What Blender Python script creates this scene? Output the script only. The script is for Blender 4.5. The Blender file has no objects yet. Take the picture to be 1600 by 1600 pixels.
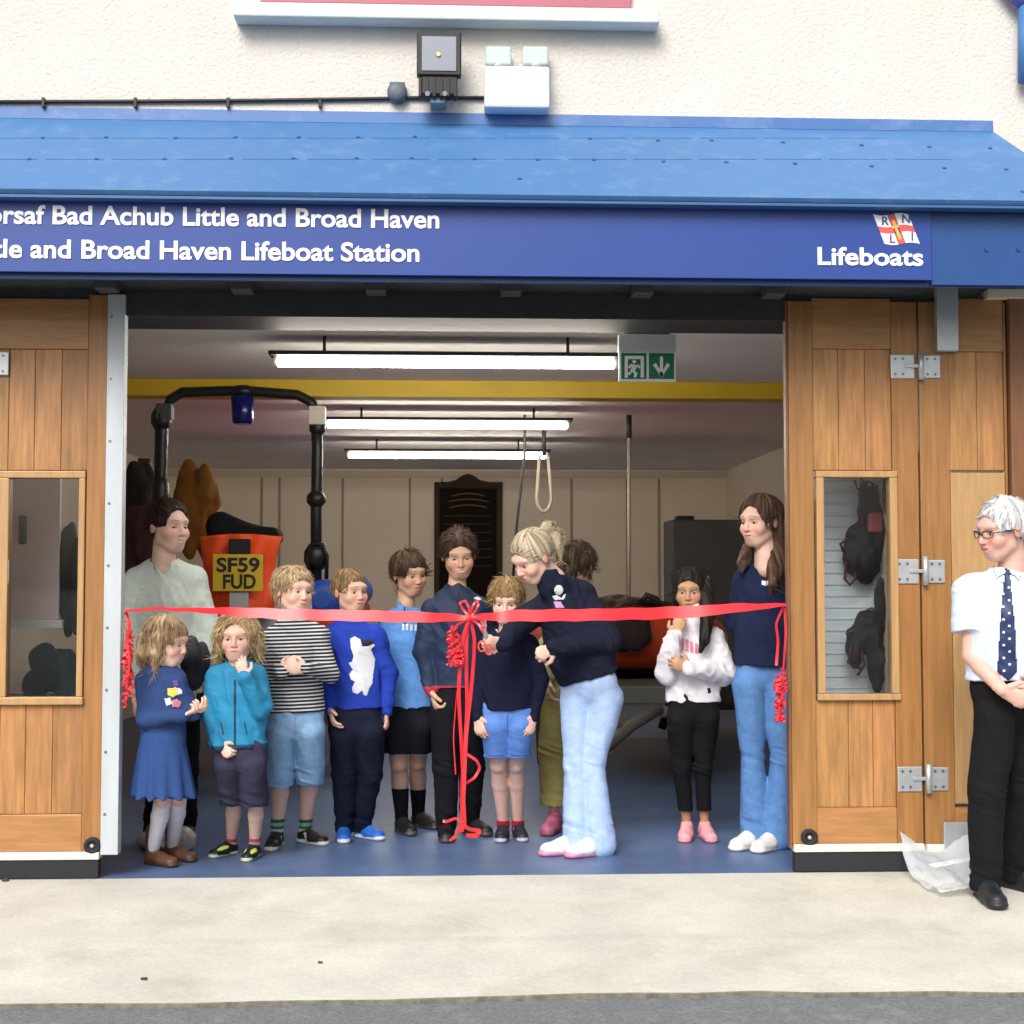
import bpy, bmesh, math, random
import numpy as np
from mathutils import Vector, Matrix
random.seed(7); RNG = np.random.RandomState(5)
sc = bpy.context.scene
COL = sc.collection

# ------------------------------------------------------------------ camera
F_PX = 2265.0; CAM_H = 1.25; VX, VY = 700.0, 914.0
pitch = math.atan((VY - 800) / F_PX)
yaw = math.atan((800 - VX) / F_PX * math.cos(pitch))
fw = Vector((math.sin(yaw)*math.cos(pitch), math.cos(yaw)*math.cos(pitch), math.sin(pitch)))
rt = Vector((math.cos(yaw), -math.sin(yaw), 0))
up = rt.cross(fw)
cam = bpy.data.cameras.new("camera"); camo = bpy.data.objects.new("camera", cam); COL.objects.link(camo)
cam.sensor_width = 36; cam.lens = 36 * F_PX / 1600; cam.clip_end = 2000
M = Matrix((rt, up, -fw)).transposed().to_4x4(); M.translation = (0, 0, CAM_H); camo.matrix_world = M
sc.camera = camo
# ------------------------------------------------------------------ light
w = bpy.data.worlds.new("World"); sc.world = w; w.use_nodes = True
nt = w.node_tree; nt.nodes.clear()
SUN_EL, SUN_AZ = 40, 200     # compass-like azimuth, measured from +Y clockwise: behind and left of the camera
sky = nt.nodes.new('ShaderNodeTexSky'); sky.sky_type = 'NISHITA'; sky.sun_disc = False
sky.sun_elevation = math.radians(SUN_EL); sky.sun_rotation = math.radians(SUN_AZ); sky.dust_density = 6; sky.air_density = 1.2
hs = nt.nodes.new('ShaderNodeHueSaturation'); hs.inputs['Saturation'].default_value = 0.45
bg = nt.nodes.new('ShaderNodeBackground'); bg.inputs[1].default_value = 0.12
wo = nt.nodes.new('ShaderNodeOutputWorld')
nt.links.new(sky.outputs[0], hs.inputs['Color']); nt.links.new(hs.outputs[0], bg.inputs[0]); nt.links.new(bg.outputs[0], wo.inputs[0])
sun = bpy.data.lights.new("sun", 'SUN'); sun.energy = 2.0; sun.angle = math.radians(30); sun.color = (1, .965, .92)
suno = bpy.data.objects.new("sun", sun); COL.objects.link(suno)
el, az = math.radians(SUN_EL), math.radians(SUN_AZ)
sd = Vector((math.sin(az)*math.cos(el), math.cos(az)*math.cos(el), math.sin(el)))
suno.rotation_euler = sd.to_track_quat('Z', 'Y').to_euler()
sc.view_settings.view_transform = 'Standard'; sc.view_settings.look = 'None'
sc.view_settings.exposure = 0.30; sc.view_settings.gamma = 1; sc.view_settings.use_curve_mapping = False
sc.cycles.max_bounces = 6; sc.cycles.diffuse_bounces = 4; sc.cycles.glossy_bounces = 3; sc.cycles.transparent_max_bounces = 8
sc.cycles.use_denoising = True; sc.cycles.caustics_reflective = False; sc.cycles.caustics_refractive = False

def P(px, py, Y):
    d = fw + rt*((px-800)/F_PX) + up*((800-py)/F_PX)
    t = Y / d.y
    return Vector((d.x*t, Y, CAM_H + d.z*t))
SLOPE, YD = 0.04, 6.32
def gz(Y): return 0.0 if Y >= YD else -SLOPE*(YD-Y)
def PG(px, py):
    d = fw + rt*((px-800)/F_PX) + up*((800-py)/F_PX)
    t = -CAM_H / d.z
    if d.y*t < YD: t = (-CAM_H - SLOPE*YD) / (d.z - SLOPE*d.y)
    return Vector((d.x*t, d.y*t, gz(d.y*t)))
def XX(px, Y, py=900): return P(px, py, Y).x
def ZZ(py, Y, px=800): return P(px, py, Y).z

# ------------------------------------------------------------------ colour and materials
def L(*c):
    if len(c) == 1: c = c[0]
    return tuple(((v/255)/12.92 if v/255 <= .04045 else ((v/255+.055)/1.055)**2.4) for v in c)
MATS = {}
def mat(name, col=(.8, .8, .8), rough=.6, metal=0., var=.0, vscale=8., bump=0., bscale=60., stretch=(1, 1, 1), emit=0, spec=.5, coat=0, attr=False, island=0., trans=0, alpha=1, ior=1.45, sheen=0., dirt=None, bdist=.004, speck=None):
    if name in MATS: return MATS[name]
    m = bpy.data.materials.new(name); m.use_nodes = True; MATS[name] = m
    n = m.node_tree; b = n.nodes['Principled BSDF']; lk = n.links.new
    b.inputs['Roughness'].default_value = rough; b.inputs['Metallic'].default_value = metal
    b.inputs['Specular IOR Level'].default_value = spec; b.inputs['Coat Weight'].default_value = coat
    b.inputs['IOR'].default_value = ior; b.inputs['Transmission Weight'].default_value = trans; b.inputs['Alpha'].default_value = alpha
    b.inputs['Sheen Weight'].default_value = sheen
    b.inputs['Base Color'].default_value = (*col, 1)
    if emit:
        b.inputs['Emission Color'].default_value = (*col, 1); b.inputs['Emission Strength'].default_value = emit
    tc = n.nodes.new('ShaderNodeTexCoord'); mp = n.nodes.new('ShaderNodeMapping'); mp.inputs['Scale'].default_value = stretch
    lk(tc.outputs['Object'], mp.inputs[0])
    src = None
    if attr:
        a = n.nodes.new('ShaderNodeAttribute'); a.attribute_name = 'Col'; src = a.outputs['Color']
    if island:
        g = n.nodes.new('ShaderNodeNewGeometry'); hv = n.nodes.new('ShaderNodeHueSaturation')
        r = n.nodes.new('ShaderNodeMapRange'); r.inputs[3].default_value = 1-island; r.inputs[4].default_value = 1+island
        r2 = n.nodes.new('ShaderNodeMapRange'); r2.inputs[3].default_value = .5-island*.05; r2.inputs[4].default_value = .5+island*.05
        lk(g.outputs['Random Per Island'], r.inputs[0]); lk(r.outputs[0], hv.inputs['Value'])
        mm = n.nodes.new('ShaderNodeMath'); mm.operation = 'FRACT'; m2 = n.nodes.new('ShaderNodeMath'); m2.operation = 'MULTIPLY'; m2.inputs[1].default_value = 7.3
        lk(g.outputs['Random Per Island'], m2.inputs[0]); lk(m2.outputs[0], mm.inputs[0]); lk(mm.outputs[0], r2.inputs[0]); lk(r2.outputs[0], hv.inputs['Hue'])
        if src: lk(src, hv.inputs['Color'])
        else: hv.inputs['Color'].default_value = (*col, 1)
        src = hv.outputs[0]
    if var:
        ns = n.nodes.new('ShaderNodeTexNoise'); ns.inputs['Scale'].default_value = vscale; ns.inputs['Detail'].default_value = 6; ns.inputs['Roughness'].default_value = .62
        lk(mp.outputs[0], ns.inputs[0])
        r = n.nodes.new('ShaderNodeMapRange'); r.inputs[1].default_value = .25; r.inputs[2].default_value = .75; r.inputs[3].default_value = 1-var; r.inputs[4].default_value = 1+var
        lk(ns.outputs['Fac'], r.inputs[0])
        hv = n.nodes.new('ShaderNodeHueSaturation'); lk(r.outputs[0], hv.inputs['Value'])
        if src: lk(src, hv.inputs['Color'])
        else: hv.inputs['Color'].default_value = (*col, 1)
        src = hv.outputs[0]
    if speck:
        ns = n.nodes.new('ShaderNodeTexNoise'); ns.inputs['Scale'].default_value = speck[1]; ns.inputs['Detail'].default_value = 4; lk(tc.outputs['Object'], ns.inputs[0])
        r = n.nodes.new('ShaderNodeMapRange'); r.inputs[1].default_value = .3; r.inputs[2].default_value = .7; r.inputs[3].default_value = 1-speck[0]; r.inputs[4].default_value = 1+speck[0]; lk(ns.outputs['Fac'], r.inputs[0])
        hv = n.nodes.new('ShaderNodeHueSaturation'); lk(r.outputs[0], hv.inputs['Value']); lk(src, hv.inputs['Color']) if src else None; src = hv.outputs[0]
    if dirt:
        dc, amt, ds = dirt
        ns = n.nodes.new('ShaderNodeTexNoise'); ns.inputs['Scale'].default_value = ds; ns.inputs['Detail'].default_value = 8; ns.inputs['Roughness'].default_value = .7
        lk(tc.outputs['Object'], ns.inputs[0])
        r = n.nodes.new('ShaderNodeMapRange'); r.inputs[1].default_value = .52; r.inputs[2].default_value = .75; r.inputs[3].default_value = 0; r.inputs[4].default_value = amt
        lk(ns.outputs['Fac'], r.inputs[0])
        mx = n.nodes.new('ShaderNodeMix'); mx.data_type = 'RGBA'; lk(r.outputs[0], mx.inputs[0])
        if src: lk(src, mx.inputs[6])
        else: mx.inputs[6].default_value = (*col, 1)
        mx.inputs[7].default_value = (*dc, 1); src = mx.outputs[2]
    if src: lk(src, b.inputs['Base Color'])
    if bump:
        ns = n.nodes.new('ShaderNodeTexNoise'); ns.inputs['Scale'].default_value = bscale; ns.inputs['Detail'].default_value = 5
        lk(mp.outputs[0], ns.inputs[0]); bp = n.nodes.new('ShaderNodeBump'); bp.inputs['Strength'].default_value = bump; bp.inputs['Distance'].default_value = bdist
        lk(ns.outputs['Fac'], bp.inputs['Height']); lk(bp.outputs[0], b.inputs['Normal'])
    return m

# ------------------------------------------------------------------ object helpers
WL = {}
def tag(o, label=None, cat=None, group=None, kind=None):
    if label: o['label'] = label
    if cat: o['category'] = cat
    if group: o['group'] = group
    if kind: o['kind'] = kind
    return o
def thing(name, label, cat, loc=(0, 0, 0), group=None):
    o = bpy.data.objects.new(name, None); COL.objects.link(o); o.location = loc; o.empty_display_size = .1
    WL[o.name] = Vector(loc); return tag(o, label, cat, group)
def make(name, me, material, parent=None, origin=None):
    """link mesh ME (world coordinates) under PARENT, or top-level with its origin at ORIGIN"""
    off = WL.get(parent.name, Vector((0, 0, 0))) if parent else Vector(origin or (0, 0, 0))
    o = bpy.data.objects.new(name, me); COL.objects.link(o)
    me.transform(Matrix.Translation(-off))
    if parent: o.parent = parent
    else: o.location = off
    WL[o.name] = off
    if material: me.materials.append(material)
    return o
class MB:
    def __init__(s): s.bm = bmesh.new()
    def box(s, a, b, bev=0, rot=None, c=None):
        a, b = Vector(a), Vector(b); ctr = (a+b)/2; sz = b-a
        r = bmesh.ops.create_cube(s.bm, size=1); vs = r['verts']
        for v in vs: v.co = Vector((v.co.x*sz.x, v.co.y*sz.y, v.co.z*sz.z))
        if bev:
            es = list({e for v in vs for e in v.link_edges})
            r2 = bmesh.ops.bevel(s.bm, geom=es, offset=bev, segments=2, affect='EDGES', profile=.5)
            vs = list({v for f in r2['faces'] for v in f.verts} | {v for v in vs if v.is_valid})
        for v in vs:
            if rot is not None: v.co = rot @ v.co
            v.co += ctr
        return s
    def cyl(s, a, b, r1, r2=None, n=16, caps=True):
        a, b = Vector(a), Vector(b); r2 = r1 if r2 is None else r2
        d = (b-a).normalized(); q = d.to_track_quat('Z', 'Y')
        rings = []
        for p, r in ((a, r1), (b, r2)):
            rings.append([s.bm.verts.new(p + q @ Vector((r*math.cos(2*math.pi*i/n), r*math.sin(2*math.pi*i/n), 0))) for i in range(n)])
        for i in range(n):
            f = s.bm.faces.new((rings[0][i], rings[0][(i+1) % n], rings[1][(i+1) % n], rings[1][i])); f.smooth = True
        if caps:
            s.bm.faces.new(rings[0][::-1]); s.bm.faces.new(rings[1])
        return s
    def tube(s, pts, r, n=8, flat=None):
        pts = [Vector(p) for p in pts]; R = r if hasattr(r, '__len__') else [r]*len(pts)
        prev = None; rings = []; x = None
        for i, p in enumerate(pts):
            d = (pts[min(i+1, len(pts)-1)] - pts[max(i-1, 0)]).normalized()
            if x is None:
                x = d.orthogonal().normalized() if abs(d.z) > .9 else d.cross(Vector((0, 0, 1))).normalized()
            x = (x - d*x.dot(d)).normalized(); y = d.cross(x)
            q = flat if flat else 1
            rings.append([s.bm.verts.new(p + (x*math.cos(2*math.pi*k/n) + y*q*math.sin(2*math.pi*k/n))*R[i]) for k in range(n)])
        for i in range(len(rings)-1):
            for k in range(n):
                f = s.bm.faces.new((rings[i][k], rings[i][(k+1) % n], rings[i+1][(k+1) % n], rings[i+1][k])); f.smooth = True
        s.bm.faces.new(rings[0][::-1]); s.bm.faces.new(rings[-1])
        return s
    def prism(s, poly, d):
        """extrude the 3-D polygon POLY by the vector D"""
        d = Vector(d); a = [s.bm.verts.new(p) for p in poly]; b = [s.bm.verts.new(Vector(p)+d) for p in poly]
        s.bm.faces.new(a); s.bm.faces.new(b[::-1]); n = len(a)
        for i in range(n): s.bm.faces.new((a[i], b[i], b[(i+1) % n], a[(i+1) % n]))
        return s
    def strip(s, pts, wv, th=.0006):
        """ribbon: centre points + half-width vectors, with a real thickness"""
        top = []; n = len(pts)
        for i in range(n):
            d = (Vector(pts[min(i+1, n-1)]) - Vector(pts[max(i-1, 0)])).normalized(); nn = d.cross(Vector(wv[i])).normalized()*th
            p = Vector(pts[i]); v = Vector(wv[i])
            top.append([s.bm.verts.new(q) for q in (p+v+nn, p-v+nn, p-v-nn, p+v-nn)])
        for i in range(n-1):
            for k in range(4):
                f = s.bm.faces.new((top[i][k], top[i][(k+1) % 4], top[i+1][(k+1) % 4], top[i+1][k])); f.smooth = k in (0, 2)
                e_ = s.bm.edges.get((top[i][k], top[i+1][k])); e_.smooth = False
        s.bm.faces.new(top[0][::-1]); s.bm.faces.new(top[-1])
        return s
    def lathe(s, c, prof, n=24, axis='Z'):
        rings = []
        for r, z in prof:
            rr = []
            for i in range(n):
                a = 2*math.pi*i/n; v = Vector((r*math.cos(a), r*math.sin(a), z))
                if axis == 'Y': v = Vector((v.x, v.z, v.y))
                if axis == 'X': v = Vector((v.z, v.x, v.y))
                rr.append(s.bm.verts.new(Vector(c)+v))
            rings.append(rr)
        for i in range(len(rings)-1):
            for k in range(n):
                f = s.bm.faces.new((rings[i][k], rings[i][(k+1) % n], rings[i+1][(k+1) % n], rings[i+1][k])); f.smooth = True
        s.bm.faces.new(rings[0][::-1]); s.bm.faces.new(rings[-1]); return s
    def build(s, name, m, parent=None, origin=None):
        bmesh.ops.recalc_face_normals(s.bm, faces=s.bm.faces[:])
        me = bpy.data.meshes.new(name); s.bm.to_mesh(me); s.bm.free()
        return make(name, me, m, parent, origin)
def text_mesh(txt, offset=.0, extrude=.02):
    c = bpy.data.curves.new("lettering", 'FONT'); c.body = txt; c.offset = offset; c.extrude = extrude; c.resolution_u = 6
    o = bpy.data.objects.new("lettering", c); COL.objects.link(o)
    dg = bpy.context.evaluated_depsgraph_get(); dg.update()
    me = bpy.data.meshes.new_from_object(o.evaluated_get(dg)); bpy.data.objects.remove(o); bpy.data.curves.remove(c)
    return me
def text_width(t, offset=.0):
    me = text_mesh(t + '|', offset); mx = max(v.co.x for v in me.vertices); me2 = text_mesh('|', offset); w1 = max(v.co.x for v in me2.vertices)
    return mx - w1
def place_text(me, x0, z0, Y, sx, sz, thick=.004, shear=0):
    """text laid on a vertical plane facing -Y: x0,z0 = baseline start"""
    for v in me.vertices:
        x, y, z = v.co; v.co = (x0 + x*sx + y*shear, Y - z*thick/.02, z0 + y*sz)
    me.update(); return me
# ------------------------------------------------------------------ signed-distance modelling
_lat = RNG.rand(32, 32, 32).astype(np.float32)*2-1
def vnoise(x, y, z):
    xi, yi, zi = np.floor(x).astype(int), np.floor(y).astype(int), np.floor(z).astype(int)
    fx, fy, fz = x-xi, y-yi, z-zi
    fx, fy, fz = (f*f*(3-2*f) for f in (fx, fy, fz)); r = 0
    for a in (0, 1):
        for b in (0, 1):
            for c in (0, 1):
                r = r + _lat[(xi+a) % 32, (yi+b) % 32, (zi+c) % 32]*(fx if a else 1-fx)*(fy if b else 1-fy)*(fz if c else 1-fz)
    return r
def A3(v): return np.array(tuple(v), dtype=np.float32)
def cone(a, b, ra, rb=None):
    a, b = A3(a), A3(b); rb = ra if rb is None else rb; ba = b-a; l2 = float(ba@ba)+1e-12; R = max(ra, rb)
    def f(x, y, z):
        t = np.clip(((x-a[0])*ba[0]+(y-a[1])*ba[1]+(z-a[2])*ba[2])/l2, 0, 1)
        return np.sqrt((x-a[0]-t*ba[0])**2+(y-a[1]-t*ba[1])**2+(z-a[2]-t*ba[2])**2) - (ra+(rb-ra)*t)
    return np.minimum(a, b)-R, np.maximum(a, b)+R, f
def econe(a, b, ra, rb, wdir, q):
    """capsule with an elliptic section: thinner (q<1) along wdir"""
    a, b = A3(a), A3(b); wv = A3(wdir); wv = wv/np.linalg.norm(wv); k = 1/q-1
    ba = b-a; ba = ba + wv*float(ba@wv)*k; l2 = float(ba@ba)+1e-12; R = max(ra, rb); s = min(1, (q+1)/2)
    def f(x, y, z):
        X, Y, Z = x-a[0], y-a[1], z-a[2]; dt = (X*wv[0]+Y*wv[1]+Z*wv[2])*k
        X, Y, Z = X+dt*wv[0], Y+dt*wv[1], Z+dt*wv[2]
        t = np.clip((X*ba[0]+Y*ba[1]+Z*ba[2])/l2, 0, 1)
        return (np.sqrt((X-t*ba[0])**2+(Y-t*ba[1])**2+(Z-t*ba[2])**2) - (ra+(rb-ra)*t))*s
    return np.minimum(a, b)-R, np.maximum(a, b)+R, f
def ell(c, r, R=None):
    c, r = A3(c), A3(r); m = float(max(r))
    Rm = None if R is None else np.array(R, dtype=np.float32)
    def f(x, y, z):
        X, Y, Z = x-c[0], y-c[1], z-c[2]
        if Rm is not None:
            X, Y, Z = (Rm[i, 0]*X+Rm[i, 1]*Y+Rm[i, 2]*Z for i in range(3))
        k0 = np.sqrt((X/r[0])**2+(Y/r[1])**2+(Z/r[2])**2); k1 = np.sqrt((X/r[0]**2)**2+(Y/r[1]**2)**2+(Z/r[2]**2)**2)+1e-9
        return k0*(k0-1)/k1
    return c-m, c+m, f
def rbox(c, hf, rd, R=None):
    c, hf = A3(c), A3(hf)-rd; m = float(np.linalg.norm(hf))+rd
    Rm = None if R is None else np.array(R, dtype=np.float32)
    def f(x, y, z):
        X, Y, Z = x-c[0], y-c[1], z-c[2]
        if Rm is not None:
            X, Y, Z = (Rm[i, 0]*X+Rm[i, 1]*Y+Rm[i, 2]*Z for i in range(3))
        qx, qy, qz = np.abs(X)-hf[0], np.abs(Y)-hf[1], np.abs(Z)-hf[2]
        return np.sqrt(np.maximum(qx, 0)**2+np.maximum(qy, 0)**2+np.maximum(qz, 0)**2)+np.minimum(np.maximum(qx, np.maximum(qy, qz)), 0)-rd
    return c-m, c+m, f
class Vol:
    def __init__(s, prims, h, pad=.02, lo=None, hi=None):
        L0 = np.min([p[0][0] for p in prims], 0)-pad if lo is None else A3(lo); H0 = np.max([p[0][1] for p in prims], 0)+pad if hi is None else A3(hi)
        s.lo, s.h = L0, h; n = np.maximum(np.ceil((H0-L0)/h).astype(int)+1, 4); s.n = n
        s.F = np.full(n, .06, np.float32); s.B = np.full(n, 9., np.float32); s.C = np.zeros(n, np.int16)
        s.ax = [(L0[i]+np.arange(n[i])*h).astype(np.float32) for i in range(3)]
        for p in prims: s.add(*p)
    def add(s, prim, k=.012, col=None, op='u'):
        lo, hi, f = prim; m = max(k, s.h*2)+.01
        i0 = np.clip(np.floor((lo-m-s.lo)/s.h).astype(int), 0, s.n); i1 = np.clip(np.ceil((hi+m-s.lo)/s.h).astype(int)+1, 0, s.n)
        if np.any(i1 <= i0): return
        sl = tuple(slice(i0[i], i1[i]) for i in range(3))
        x, y, z = s.ax[0][sl[0]][:, None, None], s.ax[1][sl[1]][None, :, None], s.ax[2][sl[2]][None, None, :]
        d = f(x, y, z)
        a = s.F[sl]
        if op == 'u':
            hh = np.maximum(k-np.abs(a-d), 0)/k if k > 0 else 0
            s.F[sl] = np.minimum(a, d)-hh*hh*k*.25
            if col is not None:
                b = s.B[sl]; mk = d < b; s.C[sl] = np.where(mk, col, s.C[sl]); s.B[sl] = np.where(mk, d, b)
        else:
            d = -d; hh = np.maximum(k-np.abs(a-d), 0)/k if k > 0 else 0
            s.F[sl] = np.maximum(a, d)+hh*hh*k*.25
    def cut(s, p, n, k=0):
        """keep the side that N points away from"""
        p, n = A3(p), A3(n); n = n/np.linalg.norm(n)
        d = (s.ax[0][:, None, None]-p[0])*n[0]+(s.ax[1][None, :, None]-p[1])*n[1]+(s.ax[2][None, None, :]-p[2])*n[2]
        s.F = np.maximum(s.F, d)
    def disp(s, fn, band=.03):
        I = np.nonzero(np.abs(s.F) < band)
        s.F[I] += fn(s.ax[0][I[0]], s.ax[1][I[1]], s.ax[2][I[2]]).astype(np.float32)
    def mesh(s):
        F = s.F; F[0], F[-1], F[:, 0], F[:, -1], F[:, :, 0], F[:, :, -1] = (.05,)*6
        S = F < 0; n = s.n
        c = S[:-1, :-1, :-1].astype(np.int8)
        for a, b, d in ((1, 0, 0), (0, 1, 0), (0, 0, 1), (1, 1, 0), (1, 0, 1), (0, 1, 1), (1, 1, 1)):
            c = c + S[a:n[0]-1+a, b:n[1]-1+b, d:n[2]-1+d]
        act = (c > 0) & (c < 8); I = np.argwhere(act)
        vid = np.full(act.shape, -1, np.int32); vid[act] = np.arange(len(I))
        acc = np.zeros((len(I), 3)); cnt = np.zeros(len(I))
        cr = [(a, b, d) for a in (0, 1) for b in (0, 1) for d in (0, 1)]
        val = {q: F[I[:, 0]+q[0], I[:, 1]+q[1], I[:, 2]+q[2]] for q in cr}
        for q in cr:
            for ax in range(3):
                if q[ax]: continue
                r = list(q); r[ax] = 1; a, b = val[q], val[tuple(r)]
                m = (a < 0) != (b < 0); t = a[m]/(a[m]-b[m])
                pt = np.tile(np.array(q, float), (m.sum(), 1)); pt[:, ax] = t
                acc[m] += pt; cnt[m] += 1
        V = s.lo + (I+acc/cnt[:, None])*s.h
        Q = []
        for ax in range(3):
            o1, o2 = (ax+1) % 3, (ax+2) % 3
            sl0 = [slice(1, -1)]*3; sl1 = [slice(1, -1)]*3; sl0[ax] = slice(0, -1); sl1[ax] = slice(1, None)
            s0, s1 = S[tuple(sl0)], S[tuple(sl1)]; J = np.argwhere(s0 != s1); ins = s0[tuple(J.T)]
            J = J+1; J[:, ax] -= 1
            q = []
            for d1, d2 in ((-1, -1), (0, -1), (0, 0), (-1, 0)):
                K = J.copy(); K[:, o1] += d1; K[:, o2] += d2; q.append(vid[K[:, 0], K[:, 1], K[:, 2]])
            q = np.stack(q, 1); q[~ins] = q[~ins][:, ::-1]; Q.append(q)
        ci = np.round((V-s.lo)/s.h).astype(int); ci = np.clip(ci, 0, s.n-1)
        return V, np.concatenate(Q), s.C[ci[:, 0], ci[:, 1], ci[:, 2]]
def join(parts):
    Vs, Qs, Cs, o = [], [], [], 0
    for V, Q, C in parts:
        Vs.append(V); Qs.append(Q+o); Cs.append(C); o += len(V)
    return np.concatenate(Vs), np.concatenate(Qs), np.concatenate(Cs)
def np_mesh(name, V, Q, material, parent=None, col=None, attrs=None, tris=None, origin=None):
    me = bpy.data.meshes.new(name); nq = len(Q); nt_ = 0 if tris is None else len(tris)
    me.vertices.add(len(V)); me.vertices.foreach_set('co', np.asarray(V, np.float32).ravel())
    me.loops.add(nq*4+nt_*3); me.polygons.add(nq+nt_)
    li = np.asarray(Q, np.int32).ravel(); st = np.arange(nq)*4
    if nt_: li = np.concatenate([li, np.asarray(tris, np.int32).ravel()]); st = np.concatenate([st, nq*4+np.arange(nt_)*3])
    me.loops.foreach_set('vertex_index', li.astype(np.int32)); me.polygons.foreach_set('loop_start', st.astype(np.int32))
    me.polygons.foreach_set('use_smooth', np.ones(nq+nt_, bool)); me.update(calc_edges=True); me.validate()
    if col is not None:
        a = me.color_attributes.new('Col', 'FLOAT_COLOR', 'POINT'); c = np.ones((len(V), 4), np.float32); c[:, :3] = col; a.data.foreach_set('color', c.ravel())
    for k, v in (attrs or {}).items():
        a = me.attributes.new(k, 'FLOAT', 'POINT'); a.data.foreach_set('value', np.asarray(v, np.float32))
    return make(name, me, material, parent, origin)
# ================================================================== SETTING
WALLM = mat('roughcast', (.665, .632, .592), .9, bump=.75, bscale=60, var=.05, vscale=2, bdist=.010, speck=(.04, 90))
CONC = mat('concrete', (.56, .555, .50), .9, speck=(.07, 60), var=.14, vscale=2.6, bump=.35, bscale=45, dirt=((.36, .35, .25), .7, 1.7), bdist=.005)
TAR = mat('tarmac', (.16, .175, .19), .9, var=.35, vscale=70, bump=.8, bscale=90, dirt=((.33, .33, .32), .6, 9), bdist=.006)
STEEL = mat('galvanised steel', (.50, .54, .57), .42, metal=.6, var=.12, vscale=14)
BLUE = mat('blue steel sheet', (.058, .170, .385), .5, var=.05, vscale=1.3, dirt=((.4, .5, .66), .18, 9))
SIGNB = mat('sign blue', (.020, .058, .275), .4, var=.03, vscale=2)
DARK = mat('dark steel', (.03, .032, .036), .6, var=.2)
BLACK = mat('black plastic', (.012, .012, .014), .45)
RUB = mat('black rubber', (.016, .016, .02), .75, bump=.3, bscale=40)
WHITE = mat('white plastic', (.78, .80, .82), .4)
CREAM = mat('cream paint', (.78, .67, .54), .8, spec=.1, var=.04, vscale=2)
CEIL = mat('ceiling paint', (.86, .83, .79), .95, spec=.05, var=.04, vscale=2)
YEL = mat('yellow paint', (.62, .42, .022), .5, var=.1, vscale=3)
FLOORM = mat('blue floor paint', (.082, .135, .265), .42, var=.16, vscale=3.5, dirt=((.2, .26, .38), .4, 5))
RED = mat('red ribbon', (.80, .025, .045), .3, sheen=.3)

def slab(name, m, pts, th, kind='structure'):
    o = MB().prism([Vector(p) for p in pts], (0, 0, -th)).build(name, m); tag(o, kind=kind); return o
YE0, YE1 = PG(0, 1567).y, PG(1600, 1547).y
g = gz(min(YE0, YE1)-.022)-.004
# tarmac: one large sheet
tr = MB(); tr.box((-300, -300, g-.25), (300, YD+.02, g-.012)); tr.box((-300, YD+.02, g-.25), (300, 300, g-.10)); o = tr.build('ground', TAR); tag(o, kind='structure')
# concrete apron sloping away from the door, with a ragged front edge
bm = MB(); N = 90
xs = [-9+18*i/N for i in range(N+1)]
fr = [YE0+(YE1-YE0)*(x+1.43)/3.3+random.uniform(-.012, .012)+.02*math.sin(x*2.1) for x in xs]
rows = []
for x, y in zip(xs, fr):
    rows.append([bm.bm.verts.new(q) for q in ((x, YD-.003, 0), (x, y, gz(y)), (x, y-.004, gz(y)-.003), (x, y-.006, -.3), (x, YD-.003, -.3))])
for i in range(N):
    for k in range(5): bm.bm.faces.new((rows[i][k], rows[i][(k+1) % 5], rows[i+1][(k+1) % 5], rows[i+1][k]))
bm.bm.faces.new(rows[0]); bm.bm.faces.new(rows[-1][::-1])
pv = bm.build('pavement', CONC); tag(pv, kind='structure')
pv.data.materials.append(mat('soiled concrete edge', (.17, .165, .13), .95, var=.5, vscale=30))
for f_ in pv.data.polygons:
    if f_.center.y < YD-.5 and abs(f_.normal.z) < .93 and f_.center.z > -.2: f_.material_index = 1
# boathouse floor
XL, XR, YB, ZC = -3.0, 3.0, 15.5, 1.25+1.24
tag(MB().box((XL-.2, YD+.004, -.2), (XR+.2, YB, 0)).build('floor', FLOORM), kind='structure')
# interior shell
YW = YD+.10
tag(MB().box((XL-.25, YW+.26, ZC), (XR+.25, YB+.2, ZC+.15)).build('ceiling', CEIL), kind='structure')
tag(MB().box((XL-.25, YW+.26, -.1), (XL, YB+.2, ZC-.002)).build('wall_left', CREAM), kind='structure')
tag(MB().box((XR, YW+.26, -.1), (XR+.25, YB+.2, ZC-.002)).build('wall_right', CREAM), kind='structure')
tag(MB().box((XL, YB, 0), (XR, YB+.2, ZC-.002)).build('wall_back', CREAM), kind='structure')
pn = thing('wall_panelling', 'cream panels with upright cover strips along the back wall', 'panelling', (0, YB, 0))
for px in (408, 436, 535, 640, 690, 893, 980, 1030):
    x = XX(px, YB); MB().box((x-.012, YB-.012, .05), (x+.012, YB-.001, ZC-.10)).build('cover_strip', mat('dark joint', (.34, .27, .20), .6), pn)
MB().box((XL+.002, YB-.03, ZC-.09), (XR-.002, YB-.001, ZC-.02)).build('top_rail', mat('cream trim', (.6, .5, .4), .6), pn)
# front wall: piers and lintel (open between)
OX0, OX1 = XX(165, YD), XX(1262, YD)
ZT = ZZ(466, YD)          # door top
fwb = MB()
fwb.box((-9, YW, -.2), (-2.55, YW+.25, ZT+.02)); fwb.box((XX(1612, YD), YW, -.2), (9, YW+.25, ZT+.02))
fwb.box((-9, YW, ZT+.02), (9, YW+.25, 6.5))
hb = thing('boathouse', 'cream roughcast boathouse wall above the blue canopy', 'building', (0, YW, 0))
fwb.build('wall', WALLM, hb)
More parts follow.
